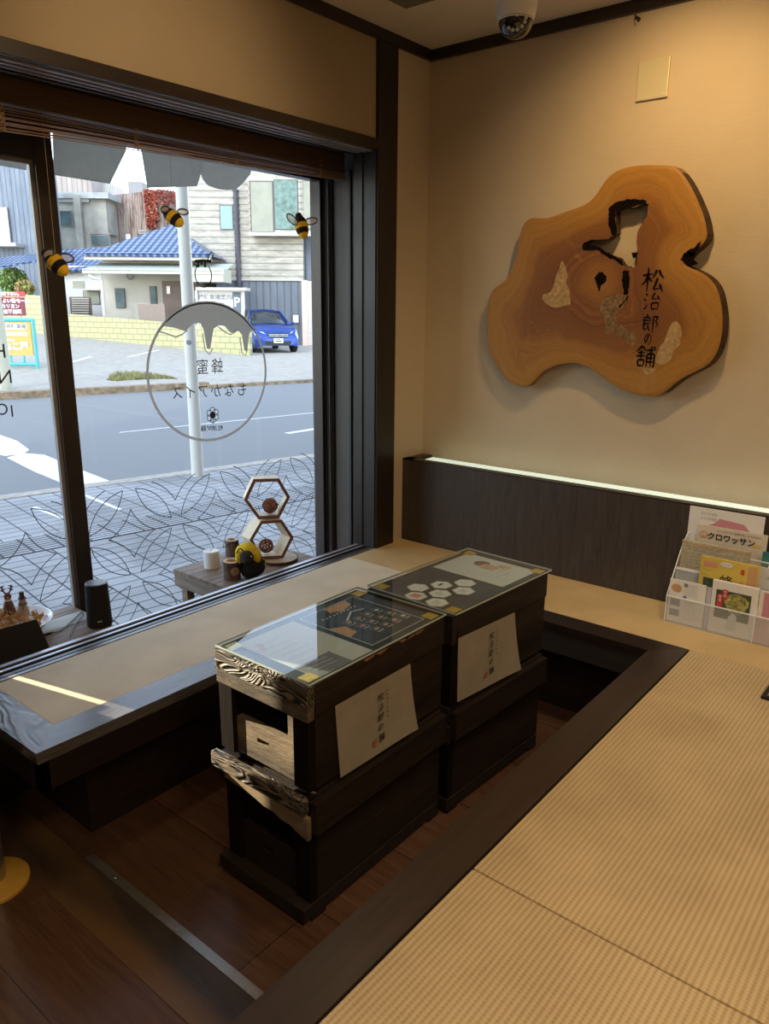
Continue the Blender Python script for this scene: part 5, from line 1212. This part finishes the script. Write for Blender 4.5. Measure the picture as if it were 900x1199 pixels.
g=G(); g.mat(plain('pale_green_porch',(.40,.45,.41),.6,var=.08)); a,b2=onD(DH-.8,96,319),onD(DH-.8,262,314); a.z=b2.z=(a.z+onD(DH-.8,225,313).z)/2; a2,b3=a+FH*2+V((0,0,.35)),b2+FH*2+V((0,0,.35))
g.poly([a,b2,b3,a2],V((0,0,1)),.05); g.mat(m_cream2).hexa([a-V((0,0,.14)),b2-V((0,0,.14)),b2+FH*.1-V((0,0,.14)),a+FH*.1-V((0,0,.14)),a+V((0,0,.03)),b2+V((0,0,.03)),b2+FH*.1+V((0,0,.03)),a+FH*.1+V((0,0,.03))]); g.obj('porch_roof',None,hs2)
fbox(m_cream2,DH-.75,214,314,261,330,1.6).obj('porch_box',None,hs2)
pane(hs2,m_win,DH+1.15,135.5,338,145.5,360,fr=m_bdoor); pane(hs2,m_win,DH+1.15,176,335.5,182.5,358,fr=m_bdoor)
do=fbox(m_bdoor,DH+1.0,191,329,232,385,.25).obj('entrance_door',None,hs2); fbox(m_white,DH+.95,195,335,199,344,.1).obj('door_glass',None,do)
g=G(); g.mat(m_wf); a=onD(DH-6,182,306); b2=onZ(G0,188,404); g.tube([V((b2.x,b2.y,G0)),V((b2.x,b2.y,onD(b2.dot(FH),182,307).z))],.085,12)
tag(g.obj('white_post'),'slim white post standing behind the yellow block wall before the house','post')
fbox(plain('brown_slat_fence',(.24,.19,.16),.8,var=.2),DH-1,162,356,193,378,.3).obj('low_fence',None,hs2)
g=G(); g.mat(m_wf); D=DH-.7; P=[onD(D,104,322),onD(D,108,325),onD(D,119,328)]; P.append(V((P[2].x,P[2].y,G0))); g.tube(P,.07,8); g.obj('downpipe',None,hs2)
g=G(); g.mat(m_dkp); q=onD(DH+1.1,152,323); g.tube([q+RH*.13*math.cos(a)+AZ*.13*math.sin(a) for a in [i*.785 for i in range(8)]],.03,6,closed=True); g.obj('vent_hood',None,hs2)
# wing to the left
wg=thing('side_wing_house','low house wing with blue tiles, small windows and louvred screen left of the porch','house',V((onD(34,95,390).x,onD(34,95,390).y,G0)))
fbox(plain('grey_render',(.46,.47,.47),.85,var=.05,sc=2),34,66,311,122,400,5,z0=G0).obj('wall',None,wg)
g=G(); g.mat(m_tile); a,b2,c2,d2=onD(33.6,60,318),onD(33.6,126,312),onD(37,126,289),onD(37,64,293); g.poly([a,b2,c2,d2],(0,0,1),.1); g.obj('tiled_roof',None,wg)
pane(wg,m_winl,34,85,329,98,337); pane(wg,m_winl,34,98,341,116,356,fr=m_bdoor); fbox(m_cream,33.5,96,338,118,340,.5).obj('window_hood',None,wg)
for k in range(8): fbox(m_cream,32.5,84,349+k*2.7,104,350.3+k*2.7,.1).obj('louvre_slat',None,wg)
fbox(m_bdoor,32.6,82,347.5,107,371,.05).obj('louvre_backing',None,wg)
# block walls
def blockwall(P0,P1,hgt,label,th=.15):
    a,b2=P0,P1; d=(b2-a).normalized(); n=V((-d.y,d.x,0)); 
    g=G(); g.mat(m_blk); g.hexa([a,b2,b2+n*th,a+n*th,a+AZ*hgt,b2+AZ*hgt,b2+n*th+AZ*hgt,a+n*th+AZ*hgt]); return tag(g.obj('block_wall'),label,'wall')
m_blk,t,b=nt('yellow_block_wall'); br=t.nodes.new('ShaderNodeTexBrick'); br.inputs['Scale'].default_value=1; br.inputs['Brick Width'].default_value=.4; br.inputs['Row Height'].default_value=.2; br.inputs['Mortar Size'].default_value=.016
br.inputs['Color1'].default_value=(.43,.41,.22,1); br.inputs['Color2'].default_value=(.39,.37,.20,1); br.inputs['Mortar'].default_value=(.24,.23,.14,1)
L(t,coords(t,rot=(R(90),0,0)),br.inputs[0]); L(t,br.outputs[0],b.inputs['Base Color']); b.inputs['Roughness'].default_value=.85
blockwall(W1_,W2_,.86,'low pale yellow block wall in front of the tiled house')
blockwall(W1_+(W1_-W2_).normalized()*4,W1_+(W1_-W2_).normalized()*.02,1.45,'taller pale yellow block wall behind the map sign')
# concrete building behind, upper block, railing, tank
cb2=thing('concrete_building','stained concrete building with flat roof behind the house wing','building',V((onD(42,98,300).x,onD(42,98,300).y,G0)))
fbox(m_conc,42,66,230,126,300,1.6,z0=G0).obj('wall',None,cb2); fbox(plain('concrete_parapet',(.36,.38,.38),.9,var=.2,sc=3),41.7,64,225,126.5,232,2).obj('roof_parapet',None,cb2)
fbox(m_conc,41.6,88,228,96,300,.5).obj('pilaster',None,cb2)
pane(cb2,m_win,41.9,70.5,247,83.5,264,fr=m_conc); fbox(m_dkp,41.9,105,273,130,274.5,1.2).obj('canopy',None,cb2); pane(cb2,m_win,41.9,107,276,128,286,fr=m_conc)
fbox(m_conc,41.8,66,232,104,236.5,.2).obj('ledge',None,cb2)
ub=thing('rooftop_block','dull brown boarded block rising behind the concrete building roof','building',V((onD(48,85,230).x,onD(48,85,230).y,G0)))
fbox(siding('brown_grey_boards',(.26,.23,.22),(.38,.34,.32),.3,'X'),48,58,204,107,232,6,z0=G0).obj('wall',None,ub)
rl=thing('roof_railing','pale rooftop railing against the sky','railing',V((onD(50,128,228).x,onD(50,128,228).y,onD(50,128,229).z)))
g=G(); g.mat(m_wf)
for y in (213.5,): g.hexa(fb(50,106,y,152,y+1.0,.08))
for i in range(24): x=107+i*1.95; g.hexa(fb(50,x,214,x+.45,228,.05))
g.obj('balusters',None,rl); fbox(plain('lilac_parapet',(.32,.30,.37),.8),48.2,107.5,226,169,232,5,z0=G0).obj('parapet',None,rl)
wt=thing('water_tank','silver rooftop water tank on a dark stand against the sky','water tank',V((onD(49,158,224).x,onD(49,158,224).y,onD(49,158,228).z)))
a=onD(49,158,214); rt=7.0*49/F; zb3=onD(49,158,224).z; zt3=onD(49,158,212).z
fbox(m_dkp,48.5,150,213,167,232,1.2,z0=onD(48.2,158,226).z).obj('stand',None,wt)
g=G(); g.mat(plain('silver_tank',(.42,.46,.50),.5,.3)).lathe((a.x,a.y,zt3-.1),[(0,0),(rt,0),(rt*1.0,.18),(rt*.85,.35),(rt*.55,.45),(rt*.5,.62),(rt*.45,.7),(0,.72)],24); g.obj('tank',None,wt,smooth=True)
ru=thing('rusty_building','rust streaked corrugated metal building with red ivy behind the tiled house','building',V((onD(44,165,300).x,onD(44,165,300).y,G0)))
g=G(); g.mat(m_rust); P=fb(44,127,222,191,292,3,z0=G0); P[4].z=onD(44,127,229.5).z; P[7].z=P[4].z; P[5].z=onD(44,191,222).z; P[6].z=P[5].z; g.hexa(P); g.obj('wall',None,ru)
g=G(); g.mat(siding('dark_rusty_side',(.13,.09,.09),(.22,.16,.16),.14,'X')); P=fb(44,191,222,208,292,3,z0=G0); P[5].z-=.1; g.hexa(P); g.obj('side_wall',None,ru)
pane(ru,m_white,43.95,147,274,152.5,280.5,fr=m_dkp); pane(ru,m_dkp,43.95,163,270,169,273)
g=G(); rn=random.Random(12)
for mm,nn in ((plain('red_ivy',(.28,.04,.03),.7,var=.4,sc=20),950),(plain('orange_ivy',(.36,.17,.09),.7,var=.3,sc=20),420)):
    g.mat(mm)
    for i in range(nn):
        yy=rn.uniform(222,267); k=(yy-222)/45; x=rn.uniform(168+4*k,180+8*k-(6 if yy>258 else 0))
        if rn.random()<.12: x=rn.uniform(176,205); yy=rn.uniform(222,240)
        c=onD(43.9-rn.uniform(0,.25),x,yy); s_=.13; q=Euler((rn.uniform(0,3),rn.uniform(0,3),rn.uniform(0,3))).to_matrix()
        g.face([g.bm.verts.new(c+q@V(p)*s_) for p in ((-.6,0,0),(0,-.5,.1),(.6,0,0),(0,.6,-.1))])
o=g.obj('ivy',None,ru,fix=False); o['label']='red and orange autumn ivy'
# left: boarded grey building
lg=thing('boarded_building','blue grey upright boarded building at the far left','building',V((onD(36,15,300).x,onD(36,15,300).y,G0)))
fbox(m_slatw,37.5,-40,180,48,300,2,z0=G0).obj('wall',None,lg)
pane(lg,plain('pale_blue_panel',(.40,.46,.55),.6),37.4,-8,243,10,284,fr=m_dkp); fbox(m_wf,36.6,-20,284,18,288,.9).obj('canopy',None,lg)
g=G(); g.mat(m_tile); a,b2,c2,d2=onD(33,0,312),onD(33,46,304),onD(35,46,296),onD(35,0,302); g.poly([a,b2,c2,d2],(0,0,1),.08); g.obj('lean_to_roof',None,lg)
# shrub
def shrub(px,py,D,r,cols,label,n_=1500,sc=(1.2,1,.9)):
    c=onD(D,px,py); t=thing('garden_shrub',label,'shrub',V((c.x,c.y,G0))); g=G(); rn=random.Random(int(px))
    for mm in cols:
        g.mat(mm)
        for i in range(n_//len(cols)):
            d=V((rn.gauss(0,1),rn.gauss(0,1),rn.gauss(0,1))).normalized()*r*rn.uniform(.6,1.02); d=V((d.x*sc[0],d.y*sc[1],d.z*sc[2]))
            q=Euler((rn.uniform(0,3),rn.uniform(0,3),rn.uniform(0,3))).to_matrix(); s_=.10; g.face([g.bm.verts.new(c+d+q@V(p)*s_) for p in ((-.6,0,0),(0,-.5,.1),(.6,0,0),(0,.6,-.1))])
    g.obj('foliage',None,t,fix=False); g=G(); g.mat(m_bark).tube([V((c.x,c.y,G0)),V((c.x,c.y,c.z))],.06,8); g.obj('stem',None,t)
m_g1=plain('leaf_green',(.08,.16,.03),.6,var=.4,sc=20); m_g2=plain('leaf_light_green',(.20,.28,.06),.6,var=.3,sc=20); m_r1=plain('leaf_rust',(.34,.15,.08),.6,var=.4,sc=20)
shrub(15,329,34.5,.62,[m_g1,m_g2],'rounded green shrub above the maroon signs'); shrub(29,338,32.5,.36,[m_r1,m_g2],'rusty leaved shrub right of the round green shrub',800)
# signs at the left
m_mar=plain('maroon_sign',(.15,.015,.035),.6,var=.03); m_crs=plain('crimson_sign',(.50,.03,.05),.6,var=.03)
AXr=RH
def sign(name,label,D,x0,y0,x1,y1,mat,draw):
    P=fb(D,x0,y0,x1,y1,.05); t=thing(name,label,'sign',V(((P[0].x+P[1].x)/2,(P[0].y+P[1].y)/2,G0))); 
    g=G(); g.mat(mat).hexa(P); W=(P[1]-P[0]); H=P[4].z-P[0].z
    Q=lambda u,v: P[0]+W*u+AZ*(H*v)-FH*(.004+.004*g.lay)
    draw(g,Q,W.length,H); g.obj('board',None,t,fix=False); return t,P
def d_(g,Q,w,h): g.mat(m_paper); g.text('ご利用下さい。',h*.80,Q(.45,.5),RH,AZ,thick=.006)
d_top=d_
def d_(g,Q,w,h):
    g.mat(m_paper)
    for k,s in enumerate(('よい街モール','カリヨン','松菱前駅')): g.text(s,h*.26,Q(.18 if k!=1 else .12,.80-.30*k),RH,AZ,cx=False,thick=.004)
t2_,P2=sign('notice_sign','crimson and maroon sign with rows of white characters at the left edge',26,-2,348.2,28.8,369.5,m_mar,d_)
P=fb(26,-6,341.5,28.6,347.3,.05); W=(P[1]-P[0]); H=P[4].z-P[0].z; g=G(); g.mat(m_crs).hexa(P); d_top(g,lambda u,v: P[0]+W*u+AZ*(H*v)-FH*(.004+.004*g.lay),W.length,H); o=g.obj('top_board',None,t2_,fix=False); o['label']='crimson strip with white characters'
for tt,PP_ in ((t2_,P),):
    g=G(); g.mat(m_wf)
    for k in (.25,.75): c=PP_[0]+(PP_[1]-PP_[0])*k+FH*(.09); g.tube([V((c.x,c.y,G0)),V((c.x,c.y,PP_[4].z))],.025,8)
    g.obj('post',None,tt)
m_tq=plain('turquoise_frame',(.06,.36,.38),.5,var=.05); m_ylo=plain('ochre_board',(.50,.34,.09),.6,var=.05)
def d_(g,Q,w,h):
    g.mat(m_paper); g.poly([Q(.08,.80),Q(.12,.77),Q(.86,.77),Q(.90,.80),Q(.90,.92),Q(.86,.95),Q(.12,.95),Q(.08,.92)],-FH)
    g.mat(m_dkp); Q2=lambda u,v:Q(u,v)-FH*.004; g.text('専用駐車場',h*.15,Q2(.50,.86),RH,AZ,thick=.004)
    g.mat(m_paper); g.text('ねこ屋',h*.26,Q(.5,.26),RH,AZ,thick=.012); 
    for k in range(2): g.ribbon([Q(.1,.68-.07*k),Q(.9,.68-.07*k)],.03,-FH)
    g.text('まちの',h*.09,Q(.35,.45),RH,AZ,thick=.003)
t_,P=sign('map_sign','turquoise framed ochre parking sign with white characters beyond the road',19.5,-1,377,37,416,m_ylo,d_)
g=G(); g.mat(m_tq)
W=(P[1]-P[0]).normalized(); Hh=P[4].z-P[0].z
for k,(a,b2) in enumerate(((P[0]-W*.08+AZ*(G0-P[0].z),P[0]-W*.08+AZ*(Hh+.07)),(P[1]+W*.08+AZ*(G0-P[1].z),P[1]+W*.08+AZ*(Hh+.07)),(P[0]-W*.1+AZ*(Hh+.05),P[1]+W*.1+AZ*(Hh+.05)),(P[0]-W*.1-AZ*.22,P[1]+W*.1-AZ*.22))): g.tube([a,b2],.045,8)
for f in (.3,.7): g.tube([P[0]+(P[1]-P[0])*f,P[0]+(P[1]-P[0])*f-AZ*.22],.03,6)
g.obj('frame',None,t_)
g=G(); g.mat(m_cream2); a=onZ(G0,3,456); rr_=12*a.dot(FH)/F; g.tube([a,a+AZ*2.4],[rr_,rr_*.75],20); tag(g.obj('concrete_pillar',smooth=True),'pale beige tapered pillar beyond the road at the left edge','pillar')
g=G(); g.mat(m_wf); b2=onZ(G0,49,392); g.tube([b2,V((b2.x,b2.y,onD(b2.dot(FH),37,313).z))],.07,10); tag(g.obj('white_post'),'slim pale post rising above the taller yellow wall','post')
# parking board with P
def d_(g,Q,w,h):
    g.mat(m_ltg); g.poly([Q(.03,.55),Q(.72,.55),Q(.72,.95),Q(.03,.95)],-FH); g.mat(m_dkp); Q2=lambda u,v:Q(u,v)-FH*.004
    g.text('月極駐車場案内図',h*.15,Q2(.37,.82),RH,AZ,thick=.006)
    for k in range(2): g.ribbon([Q2(.05,.68-.07*k),Q2(.7,.68-.07*k)],.03,-FH)
    g.mat(m_redp); g.poly([Q2(.52,.35),Q2(.70,.35),Q2(.70,.5),Q2(.52,.5)],-FH)
    g.mat(plain('slate_p_panel',(.10,.13,.16),.6)); g.poly([Q(.76,.42),Q(.93,.42),Q(.93,.97),Q(.76,.97)],-FH); g.mat(m_paper); g.text('P',h*.34,Q2(.845,.70),RH,AZ,thick=.008)
t_,P=sign('parking_board','white roofed parking board with a large P beside the blue car',29.5,232.5,340.5,286,385,m_paper,d_)
o=fbox(m_cream,29.2,229,336.5,288.5,340.2,.8).obj('board_roof',None,t_)
g=G(); g.mat(m_wf)
for px in (233,286.5): c=onD(29.45,px,400); g.tube([V((c.x,c.y,G0)),V((c.x,c.y,P[4].z))],.06,8)
g.obj('board_post',None,t_)
# ------------------------------------------------------------------ car
c0_=onZ(G0,326,413.5); ang=R(24); fw=(-FH*math.cos(ang)+RH*math.sin(ang)).normalized(); rt_=V((fw.y,-fw.x,0))   # fw: driving direction, rt_: car's right side
CM=M((( -rt_.x,-fw.x,0,c0_.x),(-rt_.y,-fw.y,0,c0_.y),(0,0,1,G0),(0,0,0,1)))   # local: x, y backwards from bumper, z up
m_blue=plain('blue_car_paint',(.010,.05,.27),.25,.3,var=.03,sc=3,spec=.8); m_cg=plain('car_glass',(.03,.035,.04),.1,var=.1,spec=.35); m_tyre=plain('tyre_rubber',(.012,.012,.012),.8); m_hl=plain('headlamp',(.60,.62,.66),.1,.3,var=.3,sc=8); m_gr=plain('grille_black',(.01,.01,.012),.4)
car=thing('blue_hatchback','small blue hatchback car parked nose out beside the parking board','car',(c0_.x,c0_.y,G0))
def loft(g,S):
    rows=[[g.bm.verts.new(CM@V(p)) for p in r] for r in S]
    for a,b in zip(rows,rows[1:]):
        for i in range(len(a)-1): g.face([a[i],a[i+1],b[i+1],b[i]])
    g.face(rows[0]); g.face(rows[-1][::-1])
def sec(y,zb,zm,zt,hb,hm,ht): return [(-hb,y,zb),(-hm,y,zm),(-ht,y,zt-.02),(-ht*.55,y,zt+.02),(0,y,zt+.035),(ht*.55,y,zt+.02),(ht,y,zt-.02),(hm,y,zm),(hb,y,zb)]
g=G(); g.mat(m_blue); loft(g,[sec(0,.26,.42,.60,.58,.62,.52),sec(.06,.20,.45,.68,.74,.78,.66),sec(.25,.18,.50,.80,.82,.84,.74),sec(.6,.18,.55,.90,.83,.845,.76),sec(1.0,.18,.60,.99,.83,.85,.78),sec(2.2,.18,.62,1.02,.83,.85,.78),sec(3.5,.2,.65,1.05,.82,.84,.78),sec(3.85,.3,.65,1.0,.76,.8,.72)]); g.obj('body',None,car,smooth=True)
g=G(); g.mat(m_cg); loft(g,[[(-.74,.98,.97),(-.68,1.0,1.0),(0,.90,1.03),(.68,1.0,1.0),(.74,.98,.97)],[(-.76,1.2,1.0),(-.66,1.25,1.17),(0,1.15,1.20),(.66,1.25,1.17),(.76,1.2,1.0)],[(-.77,1.75,1.0),(-.58,1.78,1.45),(0,1.72,1.50),(.58,1.78,1.45),(.77,1.75,1.0)],[(-.77,3.0,1.0),(-.57,2.95,1.46),(0,2.95,1.51),(.57,2.95,1.46),(.77,3.0,1.0)],[(-.74,3.7,1.0),(-.5,3.45,1.35),(0,3.45,1.38),(.5,3.45,1.35),(.74,3.7,1.0)]]); g.obj('windows',None,car,smooth=True)
g=G(); g.mat(m_blue); loft(g,[[(-.58,1.72,1.44),(-.3,1.70,1.50),(0,1.68,1.515),(.3,1.70,1.50),(.58,1.72,1.44)],[(-.575,2.95,1.465),(-.3,2.95,1.515),(0,2.95,1.53),(.3,2.95,1.515),(.575,2.95,1.465)],[(-.5,3.5,1.37),(-.3,3.5,1.40),(0,3.5,1.41),(.3,3.5,1.40),(.5,3.5,1.37)]])
for s in (-1,1): g.tube([CM@V(p) for p in ((s*.75,.95,.98),(s*.67,1.3,1.2),(s*.585,1.75,1.455))],.028,8)
g.obj('roof_and_pillars',None,car,smooth=True)
for s in (-1,1):
    g=G(); g.mat(m_hl); g.poly([CM@V(p) for p in ((s*.42,.035,.66),(s*.55,.05,.60),(s*.79,.20,.62),(s*.80,.42,.82),(s*.70,.26,.78),(s*.52,.10,.73))],CM.to_3x3()@V((0,-1,0)),.06); g.obj('headlight',None,car)
    g=G(); g.mat(m_gr); g.poly([CM@V(p) for p in ((s*.50,-.0,.30),(s*.74,.06,.26),(s*.79,.10,.50),(s*.62,.015,.44))],CM.to_3x3()@V((0,-1,0)),.05); g.obj('fog_lamp_recess',None,car)
    for y in (.72,3.15):
        g=G(); a,b=CM@V((s*.70,y,.30)),CM@V((s*.865,y,.30)); g.mat(m_tyre).tube([a,b],.30,28); g.mat(m_alu).tube([CM@V((s*.86,y,.30)),CM@V((s*.875,y,.30))],.19,20); g.mat(m_gr)
        for k in range(5): an=k*1.257; g.tube([CM@V((s*.878,y+.05*math.cos(an),.3+.05*math.sin(an))),CM@V((s*.878,y+.17*math.cos(an+.3),.3+.17*math.sin(an+.3)))],.018,5)
        g.obj('wheel',None,car)
    g=G(); g.mat(m_blue).ball(CM@V((s*.95,1.25,1.02)),.09,(1,.8,.7)); g.tube([CM@V((s*.80,1.25,.98)),CM@V((s*.92,1.25,1.0))],.02,6); g.obj('wing_mirror',None,car)
g=G(); g.mat(m_gr); g.poly([CM@V(p) for p in ((-.42,-.012,.68),(-.34,-.03,.56),(.34,-.03,.56),(.42,-.012,.68),(.2,-.02,.71),(-.2,-.02,.71))],CM.to_3x3()@V((0,-1,0)),.04); g.mat(m_hl); 
for k in range(2): g.tube([CM@V((-.36,-.035,.60+.05*k)),CM@V((.36,-.035,.60+.05*k))],.012,6)
g.obj('grille',None,car)
g=G(); g.mat(m_gr); g.poly([CM@V(p) for p in ((-.5,-.005,.42),(-.44,.0,.27),(.44,.0,.27),(.5,-.005,.42))],CM.to_3x3()@V((0,-1,0)),.03); g.obj('lower_intake',None,car)
g=G(); g.mat(m_white); g.poly([CM@V(p) for p in ((-.17,-.045,.52),(-.17,-.045,.36),(.17,-.045,.36),(.17,-.045,.52))],CM.to_3x3()@V((0,-1,0)),.02); g.mat(m_g1)
xa=CM.to_3x3()@V((-1,0,0)); xa=xa if xa.dot(RH)>0 else -xa
for k,(z,w_) in enumerate(((.485,.14),(.42,.22))): g.ribbon([CM@V((-w_/2,-.048,z)),CM@V((w_/2,-.048,z))],.03 if k==0 else .05,-fw*-1,lift=.001)
g.obj('number_plate',None,car,fix=False)
# ------------------------------------------------------------------ canvas flaps under the shop eave
m_can=transl('grey_canvas',(.52,.51,.49),.6,var=.14,sc=25)
XC=-3.45
for i,(P,lb) in enumerate((([(62,150),(152,150),(147,178),(129,215),(63.5,204.7)],'grey canvas awning flap with slanted right edge, left of the sky gap'),([(160,150),(245,160),(238.7,191),(230.7,218),(173,220),(166.7,181)],'grey canvas awning flap hanging above the white street pole'),([(232,185),(296,190),(293,204),(284,215),(276,222),(265,222.5),(255,221),(244,217),(238,210),(236,204)],'rounded grey canvas awning flap near the downpipe'),([(-20,150),(58,150),(31,187),(31,199),(0,193.5),(-20,191)],'grey canvas awning flap in the left window sash'))):
    g=G(); g.mat(m_can); g.poly([onX(XC-.06*i,*q) for q in P],NX,.006); tag(g.obj('awning_flap'),lb,'awning flap')
struct('trim_16',bx(XC-.3,XG-.1,-4,5,2.02,2.10,m=m_can))
SKY,SUN,GLINT,SPOT1,SPOT2,AREA1,EXPO=.66,.75,21000,29,37,15,.35
# ------------------------------------------------------------------ light
w=bpy.data.worlds.new('sky'); scn.world=w; w.use_nodes=True; t=w.node_tree; bg=t.nodes['Background']
sk=t.nodes.new('ShaderNodeTexSky'); sk.sky_type='NISHITA'; sk.sun_disc=False; sk.sun_elevation=R(34); sk.sun_rotation=R(150); sk.air_density=1.0; sk.dust_density=.4
hs=t.nodes.new('ShaderNodeHueSaturation'); hs.inputs['Saturation'].default_value=.62; L(t,sk.outputs[0],hs.inputs['Color']); L(t,hs.outputs[0],bg.inputs[0]); bg.inputs[1].default_value=SKY
def lamp(name,typ,loc,energy,color=(1,1,1),target=None,**k):
    d=bpy.data.lights.new(name,typ); d.energy=energy; d.color=color
    for a,b in k.items(): setattr(d,a,b)
    o=bpy.data.objects.new(name,d); COL.objects.link(o); o.location=loc
    if target is not None: o.rotation_euler=(V(target)-V(loc)).to_track_quat('-Z','Y').to_euler()
    return o
sd=V((-.36,.80,-.44)).normalized()
lamp('sun','SUN',(0,0,20),SUN,(1,.93,.80),V((0,0,20))+sd,angle=R(.5))
# spot standing in for sun reflected across the street, aimed through the added slit
tg=V((XG,.668*K,.36*K)); gd=V((.96,.235,-.25)).normalized()
lamp('window_glint','SPOT',tg-gd*9,GLINT,(1,.85,.60),tg,spot_size=R(4.6),spot_blend=.2,shadow_soft_size=.03)
# ceiling lamps of the shop, mixed with added fill lights
lamp('ledge_fill_spot','SPOT',(-1.80,2.1,ZC-.02),16,(1,.78,.46),(-1.85,2.1,0),spot_size=R(95),spot_blend=1,shadow_soft_size=.05)  # unseen spot added to lift the dim ledge mat
lamp('rack_fill_spot','SPOT',(-.55,2.35,ZC-.02),17,(1,.86,.66),(-.55,2.55,0),spot_size=R(60),spot_blend=1,shadow_soft_size=.05)  # unseen spot added to brighten the rack and its papers
lamp('window_downlight','SPOT',(-.9,1.3,ZC-.02),42,(1,.70,.38),(-2.5,1.65,1.54),spot_size=R(62),spot_blend=1,shadow_soft_size=.05)
lamp('slab_downlight','SPOT',(-.92,2.30,ZC-.03),SPOT1,(1,.66,.30),(-1.05,YW,1.45),spot_size=R(105),spot_blend=1,shadow_soft_size=.04)
lamp('room_fill','AREA',(.5,.6,ZC-.02),AREA1,(1,.72,.42),(.5,.6,0),shape='SQUARE',size=.6)  # unseen area light added as warm ambient fill
lamp('room_fill','AREA',(1.2,-1.2,ZC-.02),AREA1,(1,.74,.46),(1.2,-1.2,0),shape='SQUARE',size=.6)  # same added fill, out of view behind the camera
for x_,y_ in ((-.15,2.0),(.05,.35),(1.1,1.0)): lamp('tatami_downlight','SPOT',(x_,y_,ZC-.02),SPOT2,(1,.80,.54),(x_-.05,y_,0),spot_size=R(84),spot_blend=1,shadow_soft_size=.05)
scn.view_settings.view_transform='Standard'; scn.view_settings.look='None'; scn.view_settings.gamma=1; scn.view_settings.exposure=EXPO
scn.view_settings.use_curve_mapping=False
